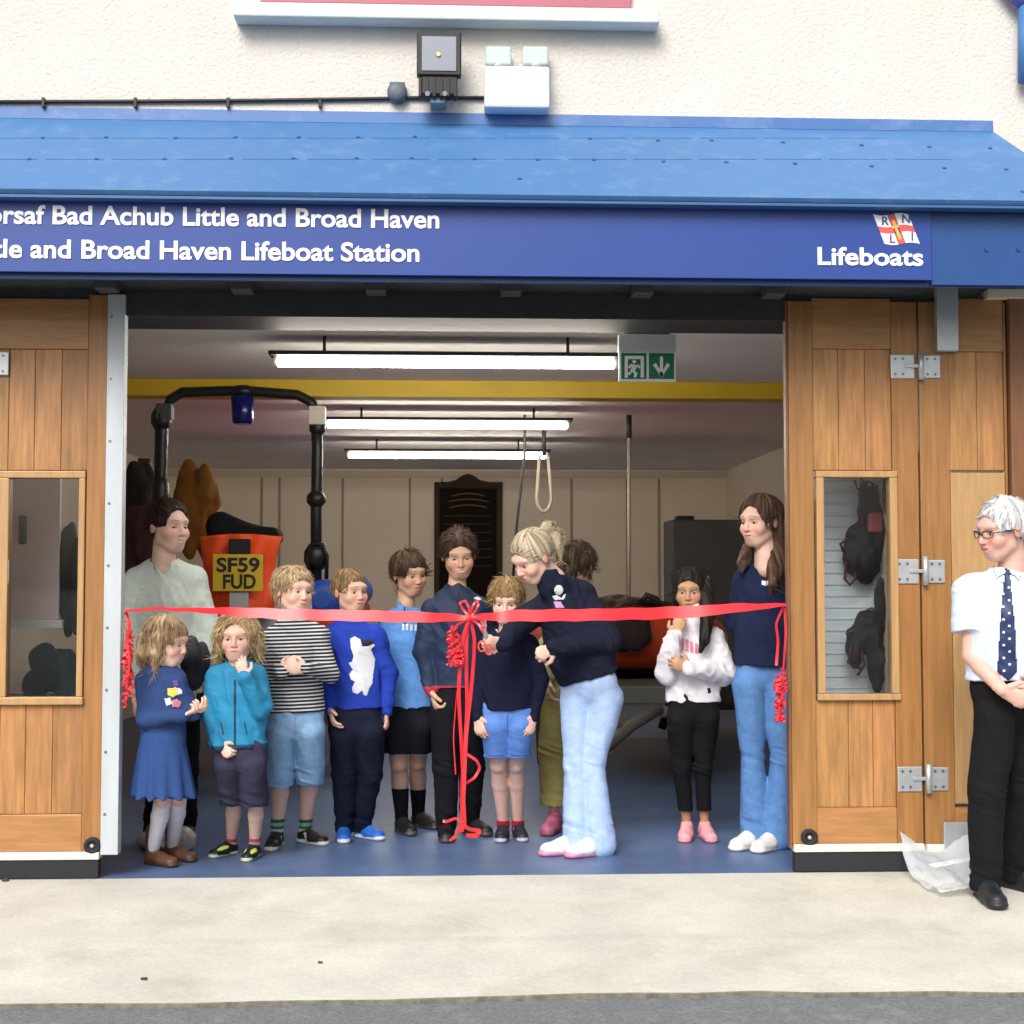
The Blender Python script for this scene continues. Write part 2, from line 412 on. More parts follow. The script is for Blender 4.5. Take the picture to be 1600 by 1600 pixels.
# lintel steel under canopy, dark, with brackets
lt = MB(); lt.box((-2.55, YD+.01, ZZ(497, YD)), (XX(1612, YD), YW+.249, ZT+.022)); lt.build('lintel', DARK, hb)
for px in (170, 380, 588, 798, 1002, 1206):
    x = XX(px, YD-.02, 460); MB().box((x-.045, YD-.10, ZT+.005), (x+.045, YD+.008, ZZ(448, YD-.1)+.05), .006).build('lintel_bracket', mat('dark grey steel', (.085, .09, .095), .5), hb)
MB().box((-2.6, YD-.28, ZT+.085), (3.4, YW-.002, ZT+.1)).build('soffit', DARK, hb)
MB().box((XX(1545, YD), YD-.05, ZT+.012), (XX(1600, YD)+.3, YD+.09, ZT+.05)).build('soffit_trim', mat('cream wood trim', (.7, .62, .5), .7), hb)
# upper window with pink frame and sill
YS_ = YW
wn = thing('window', 'dark pink framed window over a pale stone sill above the floodlight', 'window', P(700, 20, YS_))
xa, xb_, za = XX(408, YS_, 5), XX(985, YS_, 5), ZZ(14, YS_)
PINK = mat('pink paint', (.42, .13, .17), .5, var=.05)
f = MB(); f.box((xa, YS_-.03, za), (xb_, YS_-.002, za+.05), .004); f.box((xa, YS_-.03, za+.052), (xa+.05, YS_-.002, za+1.0)); f.box((xb_-.05, YS_-.03, za+.052), (xb_, YS_-.002, za+1.0)); f.box(((xa+xb_)/2-.03, YS_-.028, za+.052), ((xa+xb_)/2+.03, YS_-.002, za+1)); f.box((xa, YS_-.03, za+1.002), (xb_, YS_-.002, za+1.06))
f.build('frame', PINK, wn)
MB().box((xa+.052, YS_-.012, za+.055), (xb_-.052, YS_-.002, za+.998)).build('pane', mat('window glass', (.05, .06, .07), .05), wn)
MB().box((XX(370, YS_, 25), YS_-.11, ZZ(33, YS_-.1)), (XX(1025, YS_, 25), YS_-.001, ZZ(33, YS_-.1)+.065), .006).build('sill', mat('stone sill', (.60, .66, .67), .8, var=.08, bump=.2), wn)

# ------------------------------------------------------------------ canopy
YF = 5.82     # front face of the sign
zt_f, zb_f = ZZ(314, YF), ZZ(432, YF)          # fascia
zr0, zr1 = ZZ(305, YF-.06), ZZ(196, YW)
cxR = XX(1551, YW, 190); cxRb = XX(1700, YF, 290)
cn = thing('canopy', 'sloping blue metal canopy over the boathouse doorway', 'canopy', (0, YF, zb_f))
x0 = -5.0
A_, B_ = Vector((x0, YF-.07, zr0)), Vector((cxRb, YF-.07, zr0)); C_, D_ = Vector((cxR, YW-.004, zr1)), Vector((x0, YW-.004, zr1))
nrm = (B_-A_).cross(D_-A_).normalized()
MB().prism([A_, B_, C_, D_], -nrm*.02).build('roof_sheet', BLUE, cn)
sl = (D_-A_).normalized(); SH = .055
MB().prism([D_-sl*.002+nrm*.0015, C_-sl*.002+nrm*.0015, C_+Vector((.0, 0, .052)), D_+Vector((0, 0, .052))], (0, .003, 0)).build('wall_flashing', mat('blue flashing', (.06, .16, .40), .45, dirt=((.3, .4, .5), .4, 4)), cn)
NAVY = mat('dark navy gutter', (.008, .02, .06), .4)
MB().box((x0, YF-.068, zr0-.032), (cxRb, YF+.03, zr0-.0215)).build('drip_edge', mat('blue drip edge', (.04, .12, .30), .4), cn)
MB().box((x0, YF-.005, zt_f+.002), (cxRb, YF+.028, zr0-.034)).build('gutter', NAVY, cn)
# end return of the canopy (hipped end)
E1, E2, E3 = B_+Vector((0, 0, -.001)), C_+Vector((0, 0, -.001)), Vector((cxRb, YW-.004, zr0))
MB().prism([E1, E2, E3], (0.004, 0, 0)).build('end_sheet', BLUE, cn)
# fascia behind sign, continuing right
MB().box((x0, YF+.03, zb_f-.02), (cxRb-.02, YF+.05, zt_f)).build('fascia', mat('blue fascia', (.018, .070, .24), .35, var=.05), cn)
MB().box((XX(1462, YF)+.004, YF+.006, ZZ(446, YF+.02, 1500)), (cxRb-.02, YF+.029, zt_f)).build('end_fascia', mat('blue fascia', ), cn)
# rivets
rv = mat('dark rivet', (.012, .06, .20), .5)
def on_roof(px, py):
    d = fw + rt*((px-800)/F_PX) + up*((800-py)/F_PX); o0 = Vector((0, 0, CAM_H)); t = (A_-o0).dot(nrm)/d.dot(nrm); return o0+d*t
pts = [(-40, 219), (67, 216), (166, 215), (274, 216), (368, 215), (467, 215), (560, 215), (648, 214), (922, 217), (1028, 220), (1112, 220), (1223, 223), (1346, 227), (1452, 230), (1547, 232),
       (-60, 249), (46, 249), (151, 249), (257, 249), (361, 248), (458, 248), (557, 248), (643, 248), (741, 249), (840, 250), (928, 250), (1037, 253), (1135, 254), (1242, 256), (1362, 260), (1476, 263), (1572, 265), (812, 280), (1598, 300)]
for p in pts:
    q = on_roof(*p); MB().cyl(q-nrm*.004, q+nrm*.004, .0115, .009, 8).build('rivet', rv, cn)
for k, (py, dy) in enumerate(((216, 0), (249, 0))):
    for i in range(15 if k else 14):
        p0, p1 = on_roof(-30+i*102, py+.0*i), on_roof(60+i*102, py); MB().tube([p0+nrm*.0006, p1+nrm*.0006], .0009, 4).build('sheet_seam', rv, cn)
for px in (1541, 1591):
    q = P(px, 390, YF+.0055); MB().cyl(q, q-Vector((0, .005, 0)), .01, .009, 8).build('rivet', rv, cn)
# ------------------------------------------------------------------ name sign
sg = thing('name_sign', 'long blue station name board with white lettering on the canopy front', 'sign', P(700, 430, YF))
sx1 = XX(1462, YF)
MB().box((x0+.2, YF-.006, zb_f), (sx1, YF+.004, zt_f), .0015).build('board', SIGNB, sg)
TW = mat('white lettering', (.86, .88, .92), .4)
YT = YF-.0065
def fit_line(full, tail, px0, px1, pybase, capref_px, name):
    wt = text_width(tail, .022); wa = text_width(full, .022)
    xa_, xb2 = XX(px0, YT, pybase), XX(px1, YT, pybase); sxx = (xb2-xa_)/wt
    x_start = xb2 - wa*sxx
    z = (ZZ(pybase, YT, px0)+ZZ(pybase, YT, px1))/2
    s_px = .66; szz = (capref_px/ (F_PX/YT))/s_px
    ws_ = full.split(' ')
    for i, w_ in enumerate(ws_):
        pre = text_width(' '.join(ws_[:i]+['']), .022) if i else 0
        make(name, place_text(text_mesh(w_, .022), x_start+pre*sxx, z, YT, sxx, szz), TW, sg)
fit_line('Gorsaf Bad Achub Little and Broad Haven', 'Bad Achub Little and Broad Haven', 80, 688, 353, 27, 'lettering')
fit_line('Little and Broad Haven Lifeboat Station', 'Broad Haven Lifeboat Station', 125, 657, 406, 27, 'lettering')
fit_line('Lifeboats', 'Lifeboats', 1275, 1443, 414, 26, 'lettering')
# flag emblem
def FP(u, v):  # u 0..1 across, v 0..1 down the slanted flag
    x = 1364+ (1419-1364)*u + 18*v + 0*u; y = 335 + 46*v + 2.0*math.sin(u*6.28)
    return x, y
def fpoly(u0, v0, u1, v1, Y):
    n = 8; t = [FP(u0+(u1-u0)*i/n, v0) for i in range(n+1)]; bt = [FP(u1-(u1-u0)*i/n, v1) for i in range(n+1)]
    return [P(x, y, Y) for x, y in t+bt]
fl = MB()
for u0, v0, u1, v1 in ((0, 0, .40, .40), (.60, 0, 1, .40), (0, .62, .40, 1), (.60, .62, 1, 1)): fl.prism(fpoly(u0, v0, u1, v1, YT), (0, -.002, 0))
fl.build('flag_canton', TW, sg)
fr_ = MB()
for u0, v0, u1, v1 in ((0, .41, .42, .61), (.58, .41, 1, .61), (.42, 0, .58, .38), (.42, .64, .58, 1)): fr_.prism(fpoly(u0, v0, u1, v1, YT), (0, -.0022, 0))
fr_.build('flag_cross', mat('flag red', (.72, .10, .09), .4), sg)
fy = MB(); fy.prism(fpoly(.46, .20, .54, .85, YT-.0024), (0, -.001, 0)); fy.prism(fpoly(.40, .38, .60, .46, YT-.0024), (0, -.0012, 0)); fy.build('flag_anchor', mat('flag yellow', (.85, .45, .08), .4), sg)
for ch, u, v in (('R', .13, .33), ('N', .70, .33), ('L', .16, .93), ('I', .77, .93)):
    x, y = FP(u, v); p = P(x, y, YT-.0022); me = text_mesh(ch, .02)
    make('flag_letter', place_text(me, p.x, p.z, p.y, .05, .05, .001), mat('flag navy', (.05, .07, .25), .4), sg)
# ------------------------------------------------------------------ wall lights, cable
fl = thing('floodlight', 'square black floodlight on a bracket below the window sill', 'floodlight', P(685, 150, YW))
def BX(px0, py0, px1, py1, Y0, Y1, bev=.004):
    """a box seen between the pixel corners, its front at Y0"""
    a, c = P(px0, py1, Y0), P(px1, py0, Y0); return (a.x, Y0, a.z), (c.x, Y1, c.z), bev
Yl = YW-.16
MB().box(*BX(651, 50, 721, 117, Yl, Yl+.05, .006)).build('housing', BLACK, fl)
MB().box(*BX(659, 57, 713, 110, Yl-.004, Yl-.0005, .001)).build('reflector_plate', mat('reflector', (.20, .22, .26), .35, metal=.3), fl)
b = MB(); p = P(685, 85, Yl-.006); b.cyl(p, p-Vector((0, .006, 0)), .012, .010, 12); b.build('diode', mat('yellow phosphor', (.8, .6, .2), .4), fl)
b = MB(); b.box(*BX(658, 118, 715, 147, Yl+.01, Yl+.08, .006))
for k in range(6): b.box(*BX(654+k*11, 121, 659+k*11, 150, Yl+.004, Yl+.07, .002))
b.build('heat_sink', BLACK, fl)
b = MB(); b.box(*BX(672, 150, 696, 160, Yl+.05, YW-.001, .002)); b.cyl(P(668, 146, Yl), P(668, 146, Yl+.05), .011); b.cyl(P(695, 146, Yl), P(695, 146, Yl+.05), .011); b.build('bracket', STEEL, fl)
em = thing('emergency_light', 'white twin-head emergency light box beside the floodlight', 'light', P(808, 170, YW))
MB().box(*BX(757, 103, 859, 167, YW-.11, YW-.001, .012)).build('case', WHITE, em)
for px in (779, 837):
    hd = MB().box(*BX(px-20, 72, px+20, 100, YW-.09, YW-.03, .008)).build('lamp_head', mat('pale glass', (.52, .62, .60), .15), em)
    MB().cyl(P(px, 104, YW-.07), P(px, 98, YW-.07), .022).build('lamp_stem', WHITE, em)
jb = thing('junction_box', 'small round grey junction box left of the floodlight', 'junction box', P(620, 150, YW))
c = P(621, 148, YW); b = MB(); b.lathe((c.x, YW-.001, c.z), [(.045, 0), (.045, -.04), (.036, -.052), (.012, -.055)], 20, 'Y'); b.build('cover', mat('grey plastic', (.10, .13, .16), .5), jb)
MB().box((c.x-.035, YW-.045, c.z-.01), (c.x+.035, YW-.002, c.z+.045), .006).build('box', mat('grey plastic'), jb)
cb = thing('cable_conduit', 'thin dark cable clipped along the wall above the canopy', 'cable', P(300, 158, YW))
MB().tube([P(-200, 160, YW-.012), P(200, 158.5, YW-.012), P(400, 157, YW-.012), P(606, 154, YW-.012), P(640, 153, YW-.012), P(757, 153, YW-.012)], .009, 8).build('cable', BLACK, cb)
for px in (67, 211, 356, 500):
    MB().box(*BX(px-2.5, 152, px+2.5, 167, YW-.024, YW-.001, .001)).build('clip', BLACK, cb)
dp = thing('downpipe', 'blue pipe and roof board at the top right corner', 'downpipe', P(1597, 60, YW))
MB().cyl(P(1603, 128, YW-.06), P(1603, 5, YW-.06), .035).build('pipe', BLUE, dp)
MB().tube([P(1603, 8, YW-.06), P(1585, -8, YW-.06), P(1560, -40, YW-.06)], .035, 10).build('elbow', mat('purple blue paint', (.10, .10, .38), .5), dp)
# ================================================================== DOORS
WOOD = mat('varnished hardwood', (.36, .185, .066), .45, var=.38, vscale=7, bump=.15, bscale=30, stretch=(6, 6, .55), island=.22, coat=.15)
WOODR = mat('varnished rail', (.36, .18, .064), .42, var=.28, vscale=7, bump=.15, bscale=30, stretch=(.55, 6, 6), island=.14, coat=.15)
WOODS = mat('varnished stile', (.30, .145, .047), .42, var=.30, vscale=6, bump=.15, bscale=30, stretch=(6, 6, .4), island=.12, coat=.15)
WOODL = mat('varnished bead', (.43, .26, .115), .42, var=.2, vscale=7, stretch=(6, 6, .6), coat=.15)
GLASS = bpy.data.materials.new('door glass'); GLASS.use_nodes = True
_n = GLASS.node_tree; _n.nodes.clear(); _o = _n.nodes.new('ShaderNodeOutputMaterial'); _m = _n.nodes.new('ShaderNodeMixShader'); _t = _n.nodes.new('ShaderNodeBsdfTransparent'); _g = _n.nodes.new('ShaderNodeBsdfGlossy'); _f = _n.nodes.new('ShaderNodeFresnel')
_t.inputs[0].default_value = (.93, .95, .95, 1); _g.inputs[1].default_value = .02; _f.inputs[0].default_value = 1.45
_n.links.new(_f.outputs[0], _m.inputs[0]); _n.links.new(_t.outputs[0], _m.inputs[1]); _n.links.new(_g.outputs[0], _m.inputs[2]); _n.links.new(_m.outputs[0], _o.inputs[0])
def door_leaf(root, x0, x1, y_ref, cfg):
    Yf, Yb = YD, YD+.045
    Z = lambda py: ZZ(py, Yf, cfg['px'])
    X = lambda px: XX(px, Yf)
    z_top, z_bot = ZT, Z(cfg['bot'])
    bx0, bx1 = X(cfg['bl']), X(cfg['br'])
    b = MB(); b.box((X(x0), Yf, z_bot), (bx0, Yb, z_top), .003); b.box((bx1, Yf, z_bot), (X(x1), Yb, z_top), .003); b.build('stile', WOODS, root)
    rails = cfg['rails']
    b = MB()
    for ya, yb in rails: b.box((bx0+.0005, Yf+.002, Z(yb)), (bx1-.0005, Yb-.002, Z(ya)), .003)
    b.build('rail', WOODR, root)
    for ya, yb, cuts in cfg['boards']:
        b = MB(); e = [bx0]+[X(c) for c in cuts]+[bx1]
        for i in range(len(e)-1): b.box((e[i]+.0006, Yf+.010, Z(yb)+.0005), (e[i+1]-.0006, Yb-.012, Z(ya)-.0005), .0035)
        b.build('boarding', WOOD, root)
        b = MB(); b.box((bx0, Yf+.022, Z(yb)), (bx1, Yf+.024, Z(ya))); b.build('board_backing', DARK, root)
    if 'win' in cfg:
        a0, a1, c0, c1 = cfg['win']; p0, p1, q0, q1 = cfg['pane']
        fr = MB()
        fr.box((X(a0), Yf-.012, Z(q0)), (X(a1), Yb+.006, Z(c0)), .004); fr.box((X(a0)-.004, Yf-.016, Z(c1)), (X(a1)+.004, Yb+.006, Z(q1)), .004)
        fr.box((X(a0), Yf-.012, Z(q1)+.0006), (X(p0), Yb+.006, Z(q0)-.0006), .004); fr.box((X(p1), Yf-.012, Z(q1)+.0006), (X(a1), Yb+.006, Z(q0)-.0006), .004)
        w_ = fr.build('window_frame', WOODL, root)
        MB().box((X(p0), Yf+.02, Z(q1)), (X(p1), Yf+.026, Z(q0))).build('pane', GLASS, w_)
    MB().box((X(x0)+.003, Yf-.016, Z(cfg['bot']+12)), (X(x1)-.003, Yb, z_bot-.0006), .003).build('weather_bar', mat('pale timber bar', (.72, .68, .60), .5), root)
    zg = .003
    MB().box((X(x0)+.006, Yf-.008, zg), (X(x1)-.006, Yb-.004, Z(cfg['bot']+12)-.0006), .004).build('bottom_seal', RUB, root)
    if 'bolt' in cfg:
        p = P(cfg['bolt'][0], cfg['bolt'][1], Yf-.001)
        b = MB(); b.lathe(p, [(.036, 0), (.036, -.014), (.022, -.018), (.020, -.010), (.010, -.010)], 24, 'Y'); b.build('rubber_stop', RUB, root)
        b = MB(); b.lathe(p-Vector((0, .0105, 0)), [(.009, 0), (.009, -.006), (.004, -.009)], 10, 'Y'); b.build('stop_bolt', STEEL, root)
def hinge(px, py, root):
    c = P(px, py, YD-.001); hw, hh = .115, .054; h = MB()
    h.box((c.x-hw, YD-.007, c.z-hh), (c.x-.008, YD-.001, c.z+hh), .003); h.box((c.x+.012, YD-.007, c.z-hh+.003), (c.x+hw*.95, YD-.001, c.z+hh-.003), .003)
    o = h.build('hinge', STEEL, root)
    k = MB(); k.cyl((c.x+.018, YD-.018, c.z-hh-.006), (c.x+.018, YD-.018, c.z+hh+.012), .013, n=12); k.box((c.x-.05, YD-.014, c.z-.006), (c.x+.01, YD-.0075, c.z+.01), .002); k.build('knuckle', STEEL, o)
    s = MB()
    for dx in (-.095, -.06, .05, .085):
        for dz in (-.034, .034): s.cyl((c.x+dx, YD-.0071, c.z+dz), (c.x+dx, YD-.010, c.z+dz), .006, n=8)
    s.build('screws', mat('screw steel', (.2, .21, .22), .4, metal=.8), o)
dr = thing('folding_door', 'varnished timber door leaf with harnesses behind its glass, right of the opening', 'door', P(1335, 1340, YD))
door_leaf(dr, 1235, 1437.5, 900, dict(px=1335, bot=1318, bl=1273, br=1397, rails=[(466, 545), (1262, 1318)], boards=[(545, 735, (1314, 1356)), (1094, 1262, (1324, 1362))],
          win=(1276, 1403, 736, 1094), pane=(1288, 1391, 746, 1084), bolt=(1264, 1308)))
MB().box((XX(1235, YD)-.012, YD+.004, ZZ(1330, YD)), (XX(1235, YD)-.0008, YD+.05, ZT), .002).build('edge_strip', mat('reddish hardwood', (.19, .085, .04), .5, var=.2, stretch=(5, 5, .5)), dr)
for px, py in ((1431, 573), (1438, 893), (1443, 1217)): hinge(px, py, dr)
dr2 = thing('folding_door', 'varnished timber door leaf with no window behind the man', 'door', P(1510, 1340, YD))
door_leaf(dr2, 1440.5, 1578, 900, dict(px=1510, bot=1318, bl=1487, br=1574, rails=[(466, 549), (1262, 1318)], boards=[(549, 735, (1532,))]))
MB().box((XX(1488, YD), YD+.004, ZZ(1261, YD)), (XX(1573.5, YD), YD+.035, ZZ(736, YD)), .003).build('lock_panel', WOODL, dr2)
MB().box(*BX(1465, 440, 1497, 548, YD-.04, YD-.001, .004)).build('head_bracket', STEEL, dr2)
MB().box(*BX(1476, 1285, 1519, 1340, YD-.022, YD-.001, .003)).build('foot_bracket', STEEL, dr2)
jm = thing('door_post', 'reddish timber door post at the right edge of the doorway', 'door post', P(1595, 1340, YD))
MB().box((XX(1580, YD), YD-.03, .0), (XX(1613, YD), YD+.10, ZT+.015), .004).build('post', mat('reddish hardwood'), jm)
MB().box((XX(1613, YD)+.001, YD-.0, .0), (XX(1613, YD)+.10, YD+.099, ZT+.015), .004).build('outer_post', WOODS, jm)
dl = thing('folding_door', 'varnished timber door leaf with a dark window, left of the opening', 'door', P(60, 1350, YD))
door_leaf(dl, -58, 163, 900, dict(px=60, bot=1331, bl=-20, br=133, rails=[(466, 545), (1273, 1331)], boards=[(545, 735, (8, 49, 91)), (1101, 1273, (3, 43, 85))],
          win=(-4, 132, 736, 1101), pane=(13, 122, 747, 1089), bolt=(145, 1321)))
MB().box((XX(163.6, YD), YD-.014, ZZ(1330, YD)), (XX(191, YD), YD+.05, ZT), .003).build('edge_angle', mat('galvanised edge', (.47, .52, .56), .5, metal=.15, var=.08, vscale=10, stretch=(2, 2, .3)), dl)
for k in range(9):
    z = ZZ(500+k*96, YD-.015); MB().cyl((XX(170, YD), YD-.0141, z), (XX(170, YD), YD-.017, z), .006, n=8).build('screw', mat('screw steel'), dl)
for py in (568, 893): hinge(-26, py, dl)
dl2 = thing('folding_door', 'varnished timber door leaf at the far left edge of the photo', 'door', P(-150, 1350, YD))
door_leaf(dl2, -262, -61, 900, dict(px=-100, bot=1331, bl=-222, br=-98, rails=[(466, 545), (1273, 1331)], boards=[(545, 1273, (-180, -140))]))
# ================================================================== INTERIOR
tag(MB().box((XL+.001, 8.75, ZZ(621, 8.75)), (XR-.001, 8.93, ZC-.002)).build('beam', YEL), kind='structure')
TUBE = mat('lit tube', (1, .93, .80), .4, emit=52)
for (pa, pb, py), lb in zip(((425, 966, 568), (507, 890, 665), (541, 856, 712)), ('lit ceiling tube light nearest the doorway, the longest', 'lit ceiling tube light in the middle, just behind the yellow beam', 'lit ceiling tube light farthest back, the shortest in view')):
    Yt = 1.72*F_PX/(pb-pa); Yt = {425: 7.2, 507: 10.13, 541: 12.3}[pa]
    z = ZZ(py, Yt); xa_, xb2 = XX(pa, Yt), XX(pb, Yt); r = 7.5*Yt/F_PX if pa == 425 else .025
    t = thing('tube_light', lb, 'tube light', (xa_, Yt, z), 'tube lights on the boathouse ceiling')
    o = MB().cyl((xa_+.02, Yt, z), (xb2-.02, Yt, z), r).build('tube', TUBE, t)
    MB().box((xa_-.02, Yt-.07, z+r+.004), (xb2+.02, Yt+.07, z+r+.024), .003).build('fitting', mat('grey fitting', (.035, .033, .033), .7, spec=.1), t)
    for xx_ in (xa_+.25, xb2-.25): MB().cyl((xx_, Yt, z+r+.0245), (xx_, Yt, ZC-.001), .008).build('hanger', DARK, t)
    bb = MB()
    for xx_ in (xa_, xb2-.02): bb.box((xx_, Yt-.02, z-r), (xx_+.02, Yt+.02, z+r+.003), .003)
    bb.build('end_cap', WHITE, t)
# exit sign
Ye = 6.9
es = thing('exit_sign', 'green running man emergency exit sign hanging from the ceiling', 'exit sign', P(1011, 555, Ye))
MB().box(*BX(975, 508, 1048, 520, Ye-.02, Ye+.03, .003)).build('mount', STEEL, es)
b = MB(); b.cyl(P(985, 525, Ye), P(985, 515, Ye), .004); b.cyl(P(1040, 525, Ye), P(1040, 515, Ye), .004); b.build('hangers', DARK, es)
MB().box(*BX(967, 522, 1056, 549, Ye-.03, Ye+.03, .005)).build('housing', mat('grey housing', (.42, .45, .46), .4), es)
MB().box(*BX(967, 549.5, 1056, 596, Ye-.008, Ye+.008, .002)).build('panel', mat('sign white', (.8, .85, .82), .4), es)
GR = mat('sign green', (.0, .16, .085), .4)
MB().box(*BX(971, 552, 1010, 592, Ye-.0105, Ye-.0085, 0)).build('green_field', GR, es); MB().box(*BX(1014, 552, 1053, 592, Ye-.0105, Ye-.0085, 0)).build('green_field', GR, es)
YP = Ye-.011
b = MB(); S8 = lambda pts: b.prism([P(x, y, YP) for x, y in pts], (0, -.0012, 0))
S8([(1031, 557), (1036, 557), (1036, 588), (1031, 588)]); S8([(1020, 570), (1025, 567), (1034, 583), (1034, 590)]); S8([(1047, 570), (1042, 567), (1033.5, 583), (1033.5, 590)])
b.build('arrow', mat('sign white'), es)
b = MB(); S8([(976, 556), (1006, 556), (1006, 590), (1001, 590), (1001, 561), (981, 561), (981, 590), (976, 590)])
p = P(991, 565, YP-.0015); b.cyl(p, p-Vector((0, .001, 0)), .009, n=12)
for pl in ([(989, 569), (996, 571), (992, 580), (986, 577)], [(989, 570), (984, 576), (981, 574), (986, 568)], [(994, 571), (999, 576), (1001, 574), (997, 569)], [(990, 578), (996, 583), (994, 590), (990, 589), (991, 584), (987, 580)], [(986, 576), (989, 580), (984, 586), (978, 586), (978, 583), (983, 582)]):
    b.prism([P(x, y, YP-.0014) for x, y in pl], (0, -.001, 0))
b.build('running_figure', mat('sign white'), es)
# memorial board on back wall
Yb_ = YB-.06
mb = thing('memorial_board', 'dark carved wooden honours board on the back wall', 'board', P(731, 905, Yb_))
MB().box(*BX(686, 762, 777, 985, Yb_+.012, Yb_+.045, 0)).build('panel', mat('dark walnut', (.012, .007, .005), .7, spec=.1), mb)
b = MB(); b.box(*BX(678, 753, 687, 990, Yb_, Yb_+.05, .006)); b.box(*BX(776, 753, 785, 990, Yb_, Yb_+.05, .006)); b.box(*BX(687.5, 753, 775.5, 763, Yb_, Yb_+.05, .006))
b.prism([P(x, y, Yb_+.004) for x, y in ((700, 753), (712, 750), (722, 743), (731, 740), (740, 743), (750, 750), (764, 753))], (0, .03, 0))
b.build('carved_frame', mat('walnut frame', (.05, .026, .014), .6, spec=.2, bump=.5, bscale=50), mb)
b = MB()
for k, (a_, c_) in enumerate(((706, 758), (700, 764), (703, 761))):
    b.tube([P(a_+(c_-a_)*i/10, 775+k*9-4*math.sin(math.pi*i/10), Yb_+.011) for i in range(11)], .008, 5)
for k in range(7): b.tube([P(694, 806+k*13, Yb_+.011), P(768, 806+k*13, Yb_+.011)], .004, 4)
b.build('gilt_lines', mat('dull gilt', (.12, .08, .05), .5), mb)
# right side: cabinet, shelf, heater, pole, ropes
cbn = thing('metal_cabinet', 'dark grey metal cabinet by the right wall', 'cabinet', P(1100, 1050, 12))
MB().box(*BX(1052, 812, 1172, 1110, 12.0, 12.5, .01)).build('case', mat('cabinet grey', (.06, .062, .065), .5), cbn)
b = MB(); b.box(*BX(1054, 815, 1110, 1100, 11.985, 11.998, .003)); b.box(*BX(1112, 815, 1170, 1100, 11.985, 11.998, .003)); b.build('door', mat('cabinet door grey', (.075, .075, .078), .45), cbn)
b = MB(); b.box(*BX(1105, 900, 1108, 925, 11.96, 11.984, .002)); b.build('handle', STEEL, cbn)
t = MB().box(*BX(1058, 806, 1085, 812, 12.05, 12.2, .005)).build('tool_case', BLACK, None, P(1070, 812, 12.05)); tag(t, 'small black case lying on top of the grey cabinet', 'case')
sh = thing('wall_shelf', 'dark shelf with black gear fixed to the right wall', 'shelf', (XR, 9.5, ZZ(768, 9.5)))
MB().box((XR-.42, 9.0, ZZ(770, 9.0)), (XR-.001, 10.2, ZZ(766, 9.0))).build('board', DARK, sh)
MB().box((XR-.30, 9.2, ZZ(765.9, 9.0)), (XR-.05, 9.7, ZZ(765.9, 9.0)+.1), .03).build('gear_bundle', BLACK, sh)
ht = thing('wall_speaker', 'small dark grey box high on the right wall', 'speaker', (XR-.1, 11, ZZ(745, 11)))
MB().box((XR-.16, 10.9, ZZ(752, 11)), (XR-.001, 11.1, ZZ(722, 11)), .012).build('case', mat('dark grey box', (.045, .04, .04), .5), ht)
pl = thing('ceiling_pole', 'thin white pole hanging down from the ceiling', 'pole', P(983, 960, 10.5))
MB().cyl(P(983, 1000, 10.5), P(983, 684, 10.5), .013).build('rod', mat('cream rod', (.45, .40, .36), .5), pl)
MB().cyl((P(983, 684, 10.5)), (P(983, 684, 10.5).x, 10.5, ZC-.001), .02).build('ceiling_rose', DARK, pl)
rp = thing('rope_loop', 'pale rope loop hanging from the ceiling in front of the farthest tube light', 'rope', P(850, 800, 10.8))
c = P(850, 700, 10.8); b = MB()
pts = []
for i in range(25):
    a = math.pi*i/24; pts.append(P(850-11.5*math.cos(a)*1.0, 775+24*math.sin(a), 10.8))
b.tube([P(843, 712, 10.8)]+pts+[P(856, 712, 10.8)], .013, 7); b.build('rope', mat('pale rope', (.46, .40, .32), .9, bump=.6, bscale=90), rp)
MB().cyl(P(850, 712, 10.8), (P(850, 712, 10.8).x, 10.8, ZC-.001), .016).build('ceiling_hook', DARK, rp)
cd = thing('hanging_cord', 'thin dark cord hanging beside the pale rope loop', 'cord', P(805, 835, 10.5))
MB().tube([(P(820, 702, 10.5).x, 10.5, ZC-.001), P(820, 706, 10.5), P(814, 760, 10.5), P(806, 835, 10.5), P(802, 900, 10.5)], .010, 6).build('cord', DARK, cd)
# white board + gear behind left window
wb = thing('whiteboard', 'grey white framed board seen through the left door window', 'board', P(45, 980, 6.95))
MB().box(*BX(-60, 735, 95, 968, 6.95, 6.97, .002)).build('sheet', mat('grey board', (.74, .60, .58), .5, var=.12, vscale=3), wb)
MB().box(*BX(-60, 968.5, 97, 982, 6.94, 6.98, .003)).build('tray', mat('board trim', (.8, .79, .78), .5), wb)
MB().box(*BX(28, 805, 40, 850, 6.92, 6.949, .008)).build('hanging_pen_holder', BLACK, wb)
def clump(name, label, cat, px, py, Y, rx, rz, m, n=9, seed=1, ry=.08):
    r = random.Random(seed); c = P(px, py, Y); pr = []
    for i in range(n):
        q = (c.x+r.uniform(-1, 1)*rx*.6, Y+r.uniform(-1, 1)*ry*.5, c.z+r.uniform(-1, 1)*rz*.6)
        pr.append((ell(q, (rx*r.uniform(.3, .6), ry*r.uniform(.4, .9), rz*r.uniform(.3, .55))), .03))
    v = Vol(pr, .009); v.disp(lambda x, y, z: .012*vnoise(x*22, y*22, z*14)); V, Q, C = v.mesh()
    o = np_mesh(name, V, Q, m, None, origin=(c.x, Y, c.z-rz)); tag(o, label, cat); return o
clump('kit_bag', 'dark bag standing low behind the left door window', 'bag', 85, 1055, 6.9, .16, .16, mat('dark teal fabric', (.008, .02, .025), .8), 9, 3)
